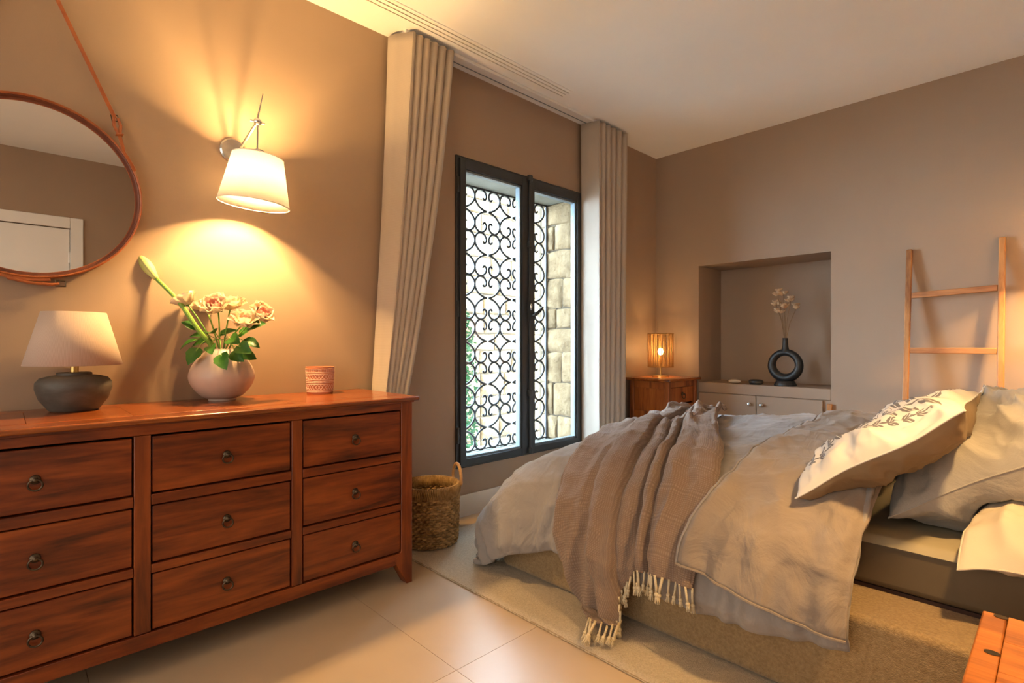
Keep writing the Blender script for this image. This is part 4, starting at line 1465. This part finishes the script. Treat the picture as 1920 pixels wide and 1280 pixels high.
def pillow_pts(w, h, t, seed, crease=0.010, flat=0.0, n=56):
    """local: x width, y height, z thickness; returns (front fn, back fn)"""
    def half(sgn):
        def fn(u, v):
            a, b = u * 2 - 1, v * 2 - 1
            px = a * w / 2 * (1 - 0.05 * (1 - b * b) * abs(a) ** 3)
            py = b * h / 2 * (1 - 0.05 * (1 - a * a) * abs(b) ** 3)
            f = max(0, (1 - abs(a) ** 2.6)) ** 0.55 * max(0, (1 - abs(b) ** 2.6)) ** 0.55
            e = smooth(f * 2.2)
            z = sgn * t / 2 * f
            cr = crumple(a * .55 + seed, b * .55 + sgn, seed) - .4
            rd = nz(math.atan2(b, a) * 3.2, seed, sgn) * smooth((max(abs(a), abs(b)) - .45) / .4)
            fold = ridged(a * .45 + b * .25 + seed, b * .7 - a * .2, 1.7, seed * 3) - .3
            z += sgn * e * crease * (cr * 1.2 + rd * 1.5 + fold * 1.4)
            wob = Vector((nz(a * 1.3, b * 1.3, seed), nz(a * 1.3, b * 1.3, seed + 7), nz(a * 1.2, b * 1.2, seed + 3)))
            return Vector((px, py, z)) + wob * 0.022
        return fn
    return half(1), half(-1)


def rest_on(names, gap=0.012, then=None):
    """cloth rests on what lies below it: lifts points that would sink into the named things"""
    from mathutils.bvhtree import BVHTree
    vs, fs = [], []
    for r in names:
        for o in r.children:
            if o.type != 'MESH' or len(o.data.polygons) < 500: continue
            k = len(vs)
            vs += [v.co + WLOC[r.name] for v in o.data.vertices]
            fs += [[i + k for i in p.vertices] for p in o.data.polygons]
    tree = BVHTree.FromPolygons(vs, fs)

    def f(p):
        if then: p = then(p)
        hit = tree.ray_cast(Vector((p.x, p.y, 2.0)), Vector((0, 0, -1)))
        if hit[0] is not None and p.z < hit[0].z + gap:
            t = hit[0].z + gap
            p = Vector((p.x, p.y, t + (p.z - t) * 0.012 if p.z > t - 0.3 else t - .0036))
        return p
    return f


def make_pillow(label, C, ex, ey, w, h, t, mat_f, mat_b, seed, crease=0.012, sag=None, name='pillow', n=56, grp=None):
    """C: centre; ex, ey: world directions of local x and y; front looks along ex x ey"""
    ex = Vector(ex).normalized()
    ey = Vector(ey)
    ey = (ey - ex * ey.dot(ex)).normalized()
    ez = ex.cross(ey)
    Rm = Matrix((ex, ey, ez)).transposed()
    C = Vector(C)
    T = thing(name, C, label, 'pillow', grp)
    ff, fb = pillow_pts(w, h, t, seed, crease)
    def W(fn):
        def g(u, v):
            p = C + Rm @ fn(u, v)
            if sag: p = sag(p)
            return p
        return g
    a = grid('pillow_front', W(ff), n, n, mat_f, T)
    b = grid('pillow_back', lambda u, v: W(fb)(1 - u, v), n, n, mat_b, T)
    rim = [W(ff)(i / 40, 0) for i in range(40)] + [W(ff)(1, i / 40) for i in range(40)] + [W(ff)(1 - i / 40, 1) for i in range(40)] + [W(ff)(0, 1 - i / 40) for i in range(40)]
    MB().tube(rim, 0.0028, 6, closed=True).build('seam', mat_f, T, smooth=True)
    return T


def floor_at(z0):
    def f(p):
        if p.y < 1.985:                       # hangs over the mattress edge
            return Vector((p.x, p.y, max(p.z, z0) - (1.985 - p.y) * 0.75))
        if p.z < z0: p = Vector((p.x, p.y, z0 + (p.z - z0) * 0.04))
        return p
    return f


# printed leaf pattern
def leaf_print():
    m, nt, N, L, P = base_mat('white_cotton_leaf_print')
    P.inputs['Roughness'].default_value = 0.8
    tc = N.new('ShaderNodeTexCoord')
    sp = N.new('ShaderNodeSeparateXYZ')
    L.new(tc.outputs['UV'], sp.inputs[0])

    def math_(op, a, b=None, c=None):
        n = N.new('ShaderNodeMath')
        n.operation = op
        for k, q in enumerate((a, b, c)):
            if q is None: continue
            if isinstance(q, (int, float)): n.inputs[k].default_value = q
            else: L.new(q, n.inputs[k])
        return n.outputs[0]
    v, u = sp.outputs[0], sp.outputs[1]      # sprigs run up the pillow

    def sprig(v0, amp, freq, wid, num, ph):
        stem = math_('MULTIPLY_ADD', math_('SINE', math_('MULTIPLY_ADD', u, freq, ph)), amp, v0)
        dv = math_('SUBTRACT', v, stem)
        ad = math_('ABSOLUTE', dv)
        stemk = math_('LESS_THAN', ad, 0.006)
        # slanted leaves on both sides of the stem
        su = math_('SUBTRACT', math_('MULTIPLY', u, num), math_('MULTIPLY', ad, num * 0.75))
        fr = math_('FRACT', su)
        cx = math_('SUBTRACT', fr, 0.5)
        ly = math_('DIVIDE', math_('SUBTRACT', ad, wid * 0.56), wid * 0.46)
        e = math_('ADD', math_('POWER', math_('MULTIPLY', math_('ABSOLUTE', cx), 3.3), 2.0), math_('POWER', math_('ABSOLUTE', ly), 2.0))
        leaf = math_('LESS_THAN', e, 0.9)
        vein = math_('GREATER_THAN', math_('ABSOLUTE', cx), 0.035)
        return math_('MAXIMUM', stemk, math_('MULTIPLY', leaf, vein))
    a = sprig(0.62, 0.025, 9.0, 0.12, 9.0, 0.4)
    b = sprig(0.34, 0.03, 7.0, 0.13, 8.0, 2.0)
    c_ = sprig(0.80, 0.015, 8.0, 0.045, 13.0, 1.0)
    k = math_('MAXIMUM', math_('MAXIMUM', a, b), c_)
    vo = N.new('ShaderNodeTexVoronoi')
    vo.inputs['Scale'].default_value = 9
    L.new(tc.outputs['UV'], vo.inputs['Vector'])
    ring = math_('LESS_THAN', math_('ABSOLUTE', math_('SUBTRACT', math_('FRACT', math_('MULTIPLY', vo.outputs['Distance'], 5.0)), 0.5)), 0.14)
    near = math_('LESS_THAN', vo.outputs['Distance'], 0.30)
    band = math_('LESS_THAN', math_('ABSOLUTE', math_('SUBTRACT', v, 0.48)), 0.10)
    ring = math_('MULTIPLY', math_('MULTIPLY', ring, near), band)
    k = math_('MAXIMUM', k, ring)
    inu = math_('LESS_THAN', math_('ABSOLUTE', math_('SUBTRACT', u, 0.5)), 0.43)
    k = math_('MULTIPLY', k, inu)
    mx = N.new('ShaderNodeMixRGB')
    mx.inputs[1].default_value = (0.60, 0.565, 0.53, 1)
    mx.inputs[2].default_value = (0.15, 0.135, 0.135, 1)
    L.new(k, mx.inputs[0])
    L.new(mx.outputs[0], P.inputs['Base Color'])
    return m


M['print'] = leaf_print()
# lower pillow, flat near the head of the bed
pa = make_pillow('cream cotton pillow lying flat at the mattress edge under the grey pillow', (2.680, 2.245, 0.565), (0, -1, 0), (1, 0, 0.02), 0.72, 0.45, 0.17, M['pillowc'], M['pillowc'], 3.3, 0.012, floor_at(0.497))
pb_ = make_pillow('cream cotton pillow lying flat on the far half of the bed', (2.67, 3.32, 0.565), (0, -1, 0), (1, 0, 0.02), 0.70, 0.46, 0.17, M['pillowc'], M['pillowc'], 6.1, 0.012, floor_at(0.497))
# big grey sateen pillow leaning back on it
pc = make_pillow('large grey sateen pillow leaning back beside the leaf-print pillow', (2.555, 2.44, 0.735), (0, -1, 0), (0.80, 0, 0.54), 0.78, 0.70, 0.36, M['pillow'], M['pillow'], 1.7, 0.038, rest_on([pa], then=floor_at(0.50)), n=90)
# far grey pillow
make_pillow('grey pillow standing against the headboard on the far side', (2.63, 3.28, 0.775), (0, -1, 0), (0.62, 0, 0.62), 0.70, 0.62, 0.22, M['pillow'], M['pillow'], 8.2, 0.016, rest_on([pb_], then=floor_at(0.50)))
# leaf-print pillow
make_pillow('white pillow printed with grey leaves propped on the grey sateen pillow', (2.255, 2.150, 0.768), (0, -1, 0), (0.78, 0.05, 0.57), 0.63, 0.52, 0.19, M['print'], M['pillowb'], 2.4, 0.016, rest_on([pc, du]), n=80)

# ================================================================== chest in the foreground
CX0, CX1, CY0, CY1, CZ = 2.515, 2.955, 1.12, 1.725, 0.45
ch = thing('wooden_chest', ((CX0 + CX1) / 2, (CY0 + CY1) / 2, 0), 'orange-brown wooden bedside chest with inset dark metal latches', 'chest')
MB().box(CX0 + 0.02, CX1 - 0.02, CY0 + 0.02, CY1 - 0.02, 0.06, CZ - 0.022).build('body', M['cwood'], ch, bevel=0.003)
MB().box(CX0 + 0.012, CX1 - 0.012, CY0 + 0.012, CY1 - 0.012, 0.0205, 0.058).build('plinth', M['dwood'], ch, bevel=0.003)
MB().box(CX0, CX0 + 0.045, CY0, CY1, CZ - 0.022, CZ).build('top_edge', M['cwood'], ch, bevel=0.004)
MB().box(CX1 - 0.045, CX1, CY0, CY1, CZ - 0.022, CZ).build('top_edge', M['cwood'], ch, bevel=0.004)
ny = 4
for k in range(ny):
    y0, y1 = lerp(CY0, CY1, k / ny), lerp(CY0, CY1, (k + 1) / ny)
    MB().box(CX0 + 0.0462, CX1 - 0.0462, y0 + 0.0006, y1 - 0.0006, CZ - 0.022, CZ).build('top_plank', M['cwood'], ch, bevel=0.0015)
for px, py in ((1877, 1157), (1860, 1224)):
    p = PZ(px, py, CZ)
    q = MB()
    q.lathe([(0.0, 0.0), (0.006, 0.0), (0.006, 0.0015), (0.0, 0.0015)], p, 20)
    q.v = [(p.x + (x - p.x) * 2.2, p.y + (y - p.y) * 1.7, z + .0002) for x, y, z in q.v]
    q.build('inlay_plate', M['bronze'], ch)

# ================================================================== corner bedside cabinet
nt_ = thing('bedside_cabinet', (0.235, 4.15, 0), 'chestnut wooden bedside cabinet in the corner by the niche', 'bedside cabinet')
NX0, NX1, NY0, NY1 = 0.05, 0.422, 3.915, 4.395
for x0, x1 in ((NX0, NX0 + 0.04), (NX1 - 0.04, NX1)):
    for y0, y1 in ((NY0, NY0 + 0.04), (NY1 - 0.04, NY1)):
        MB().box(x0, x1, y0, y1, 0, 0.785).build('leg', M['nwood'], nt_, bevel=0.003)
MB().box(NX0 + 0.041, NX1 - 0.041, NY0 + 0.012, NY0 + 0.024, 0.10, 0.784).build('side_panel', M['nwood'], nt_)
MB().box(NX0 + 0.041, NX1 - 0.041, NY0 + 0.002, NY0 + 0.03, 0.725, 0.784).build('side_rail', M['nwood'], nt_, bevel=0.002)
MB().box(NX0 + 0.041, NX1 - 0.041, NY0 + 0.002, NY0 + 0.03, 0.48, 0.53).build('side_rail', M['nwood'], nt_, bevel=0.002)
MB().box(NX0 + 0.041, NX1 - 0.041, NY1 - 0.03, NY1 - 0.004, 0.10, 0.784).build('side_panel', M['nwood'], nt_)
MB().box(NX0 + 0.01, NX0 + 0.02, NY0 + 0.041, NY1 - 0.041, 0.10, 0.784).build('back_panel', M['nwood'], nt_)
MB().box(NX1 - 0.03, NX1 - 0.004, NY0 + 0.041, NY1 - 0.041, 0.735, 0.784).build('front_rail', M['nwood'], nt_, bevel=0.002)
MB().box(NX0 + 0.03, NX1 - 0.031, NY0 + 0.03, NY1 - 0.031, 0.10, 0.73).build('inner_case', M['gapdark'], nt_)
for z0, z1 in ((0.60, 0.732), (0.445, 0.585), (0.29, 0.43), (0.12, 0.275)):
    d = MB().box(NX1 - 0.028, NX1 - 0.008, NY0 + 0.044, NY1 - 0.044, z0, z1).build('drawer', M['nwood'], nt_, bevel=0.003)
    o = bpy.data.objects.new('ring_pull', ringm)
    COL.objects.link(o)
    o.parent = d
    o.location = Vector((NX1 - 0.008, (NY0 + NY1) / 2, (z0 + z1) / 2)) - WLOC[d.name]
MB().box(NX0 - 0.03, NX1 + 0.03, NY0 - 0.03, NY1 + 0.025, 0.786, 0.808).build('top', M['dtop'], nt_, bevel=0.006)

# string-shade lamp on it
LC = Vector((0.205, 4.16, 0.808))
sl = thing('string_shade_lamp', LC, 'small lit lamp with an amber string cylinder shade on the corner cabinet', 'lamp')
MB().lathe([(0, 0), (0.07, 0), (0.07, 0.010), (0.0, 0.014)], LC, 32).build('base', M['brass'], sl, smooth=True)
MB().tube([LC + Vector((0, 0, .01)), LC + Vector((0, 0, .20))], 0.006, 10).build('stem', M['brass'], sl, smooth=True)
Rs, zs0, zs1 = 0.108, 0.090, 0.378
ss = MB()
for k in range(150):
    a = 2 * PI * k / 150 + 0.01 * math.sin(k * 7.1)
    a2_ = a + 0.05 * math.sin(k * 2.3)
    ss.tube([LC + Vector((Rs * math.cos(a), Rs * math.sin(a), zs0)), LC + Vector((Rs * math.cos(a2_), Rs * math.sin(a2_), zs1))], 0.0021, 5)
so = ss.build('string_shade', M['string'], sl, smooth=True)
so['kind'] = 'stuff'
for z in (zs0, zs1):
    MB().tube([LC + Vector((Rs * math.cos(a), Rs * math.sin(a), z)) for a in [2 * PI * k / 48 for k in range(48)]], 0.0038, 6, closed=True).build('shade_ring', M['string'], sl, smooth=True)
sp = MB()
for k in range(3):
    a = 2 * PI * k / 3
    sp.tube([LC + Vector((0, 0, zs0)), LC + Vector((Rs * math.cos(a), Rs * math.sin(a), zs0))], 0.002, 6)
sp.build('spider', M['brass'], sl, smooth=True)
MB().ball(LC + Vector((0, 0, 0.222)), 0.024, 14, (1, 1, 1.3)).build('bulb', M['bulb'], sl, smooth=True)
lamp_light('bulb_light', sl, LC + Vector((0, 0, 0.225)), 7.0, 0.035)

# ================================================================== niche ornaments
ZN = 0.762
rv = Vector((1.105, 4.535, ZN))
rvt = tag(bpy.data.objects.new('ring_vase', None), 'black ceramic ring-shaped vase with narrow neck in the wall niche', 'vase')
rvt.location = rv
COL.objects.link(rvt)
WLOC[rvt.name] = rv
q = MB()
nu, nv = 48, 16
zc = 0.165
vs, fs = [], []
for i in range(nu):
    a = 2 * PI * i / nu
    R, r = 0.103, 0.031 + 0.004 * math.cos(a - PI / 2) * -1
    for j in range(nv):
        bb = 2 * PI * j / nv
        rr = R + r * math.cos(bb)
        vs.append(rv + Vector((rr * math.cos(a), r * 1.15 * math.sin(bb), zc + rr * math.sin(a))))
for i in range(nu):
    for j in range(nv):
        fs.append((i * nv + j, i * nv + (j + 1) % nv, ((i + 1) % nu) * nv + (j + 1) % nv, ((i + 1) % nu) * nv + j))
q.add(vs, fs).build('ring', M['ceramic_k'], rvt, smooth=True, angle=180)
MB().lathe([(0.0, 0.0), (0.082, 0.0), (0.084, 0.006), (0.076, 0.022), (0.066, 0.040), (0.0, 0.045)], rv, 40).build('foot', M['ceramic_k'], rvt, smooth=True, angle=50)
MB().lathe([(0.0, 0.27), (0.036, 0.272), (0.026, 0.295), (0.021, 0.32), (0.020, 0.378), (0.022, 0.384), (0.016, 0.384), (0.014, 0.36), (0.0, 0.35)], rv, 24).build('neck', M['ceramic_k'], rvt, smooth=True, angle=60)
rnd = random.Random(21)
DM = petal_mesh('petal', 0.017, 0.036, 0.004, 0.010, M['dryf'])
heads = [(-0.045, 0.60, .0), (-0.075, 0.66, .01), (0.005, 0.64, .0), (0.045, 0.69, -.01), (-0.02, 0.735, .02), (0.075, 0.62, .02), (-0.055, 0.745, -.01)]
names = ['lowest pale dried blossom stem in the ring vase', 'leftward dried blossom stem leaning towards the pebbles', 'central pale dried blossom stem in the ring vase', 'dried brown sprig leaning towards the ladder',
         'tall rust dried blossom stem in the ring vase', 'short dark dried sprig leaning towards the ladder', 'tallest rust dried blossom stem leaning towards the corner']
for k, (dx, dz, dy) in enumerate(heads):
    base = rv + Vector((0, 0, 0.352))
    hp = rv + Vector((dx, dy, dz))
    t = thing('dried_flower', base, names[k], 'dried flower', 'dried flowers in the ring vase')
    MB().tube([base + Vector((dx * .06, 0, 0)), base.lerp(hp, .5) + Vector((dx * -.12, 0, 0.01)), hp], 0.0026, 6).build('stem', M['drys'], t, smooth=True)
    for j in range(3):
        c = hp + Vector((rnd.uniform(-.018, .018), rnd.uniform(-.015, .015), rnd.uniform(-.022, .016)))
        for i in range(5):
            a = 2 * PI * i / 5 + rnd.random()
            put(DM, 'petal', t, c, Matrix.Rotation(a, 3, 'Z') @ Matrix.Rotation(-0.7, 3, 'X'), rnd.uniform(.75, 1.15))
tag(MB().ball((0.711, 4.50, ZN + 0.018), 0.052, 24, (1.0, 0.75, 0.345)).build('pebble', M['pebble_l'], smooth=True, angle=180, loc=(0.711, 4.50, ZN)), 'flat pale pebble on the niche shelf', 'pebble')
tag(MB().tube([(0.892 + 0.038 * math.cos(a), 4.49 + 0.028 * math.sin(a), ZN + 0.021) for a in [2 * PI * k / 32 for k in range(32)]], 0.0205, 12, closed=True).build('black_ring', M['ceramic_k'], smooth=True, angle=180, loc=(0.892, 4.49, ZN)), 'small black ceramic ring lying on the niche shelf', 'ornament')

# ================================================================== ladder
ld = thing('ladder', (2.16, 4.2, 0), 'honey-coloured wooden ladder leaning against the wall behind the bed', 'ladder')
ztl, dyl = 1.748, 0.245


def lpt(x, z): return Vector((x, 4.412 - dyl * (1 - z / ztl), z))


for x, zt in ((1.935, 1.735), (2.395, 1.752)):
    a, e = lpt(x, 0), lpt(x, zt)
    w, d = 0.0165, 0.015
    q = MB()
    vs = []
    for p in (a, e):
        vs += [p + Vector((-w, -d, 0)), p + Vector((w, -d, 0)), p + Vector((w, d, 0)), p + Vector((-w, d, 0))]
    q.add(vs, [(0, 1, 2, 3)[::-1], (4, 5, 6, 7), (0, 1, 5, 4), (1, 2, 6, 5), (2, 3, 7, 6), (3, 0, 4, 7)])
    q.build('rail', M['ladder'], ld, bevel=0.006, seg=3)
for z, s in ((0.31, 0), (0.685, 0.004), (1.055, 0.0), (1.43, -0.010)):
    a, e = lpt(1.952, z + s), lpt(2.378, z - s)
    q = MB()
    vs = []
    for p in (a, e):
        vs += [p + Vector((0, -.010, -.019)), p + Vector((0, .010, -.019)), p + Vector((0, .010, .019)), p + Vector((0, -.010, .019))]
    q.add(vs, [(0, 1, 2, 3), (4, 5, 6, 7)[::-1], (0, 1, 5, 4), (1, 2, 6, 5), (2, 3, 7, 6), (3, 0, 4, 7)])
    q.build('rung', M['rung'], ld, bevel=0.004)
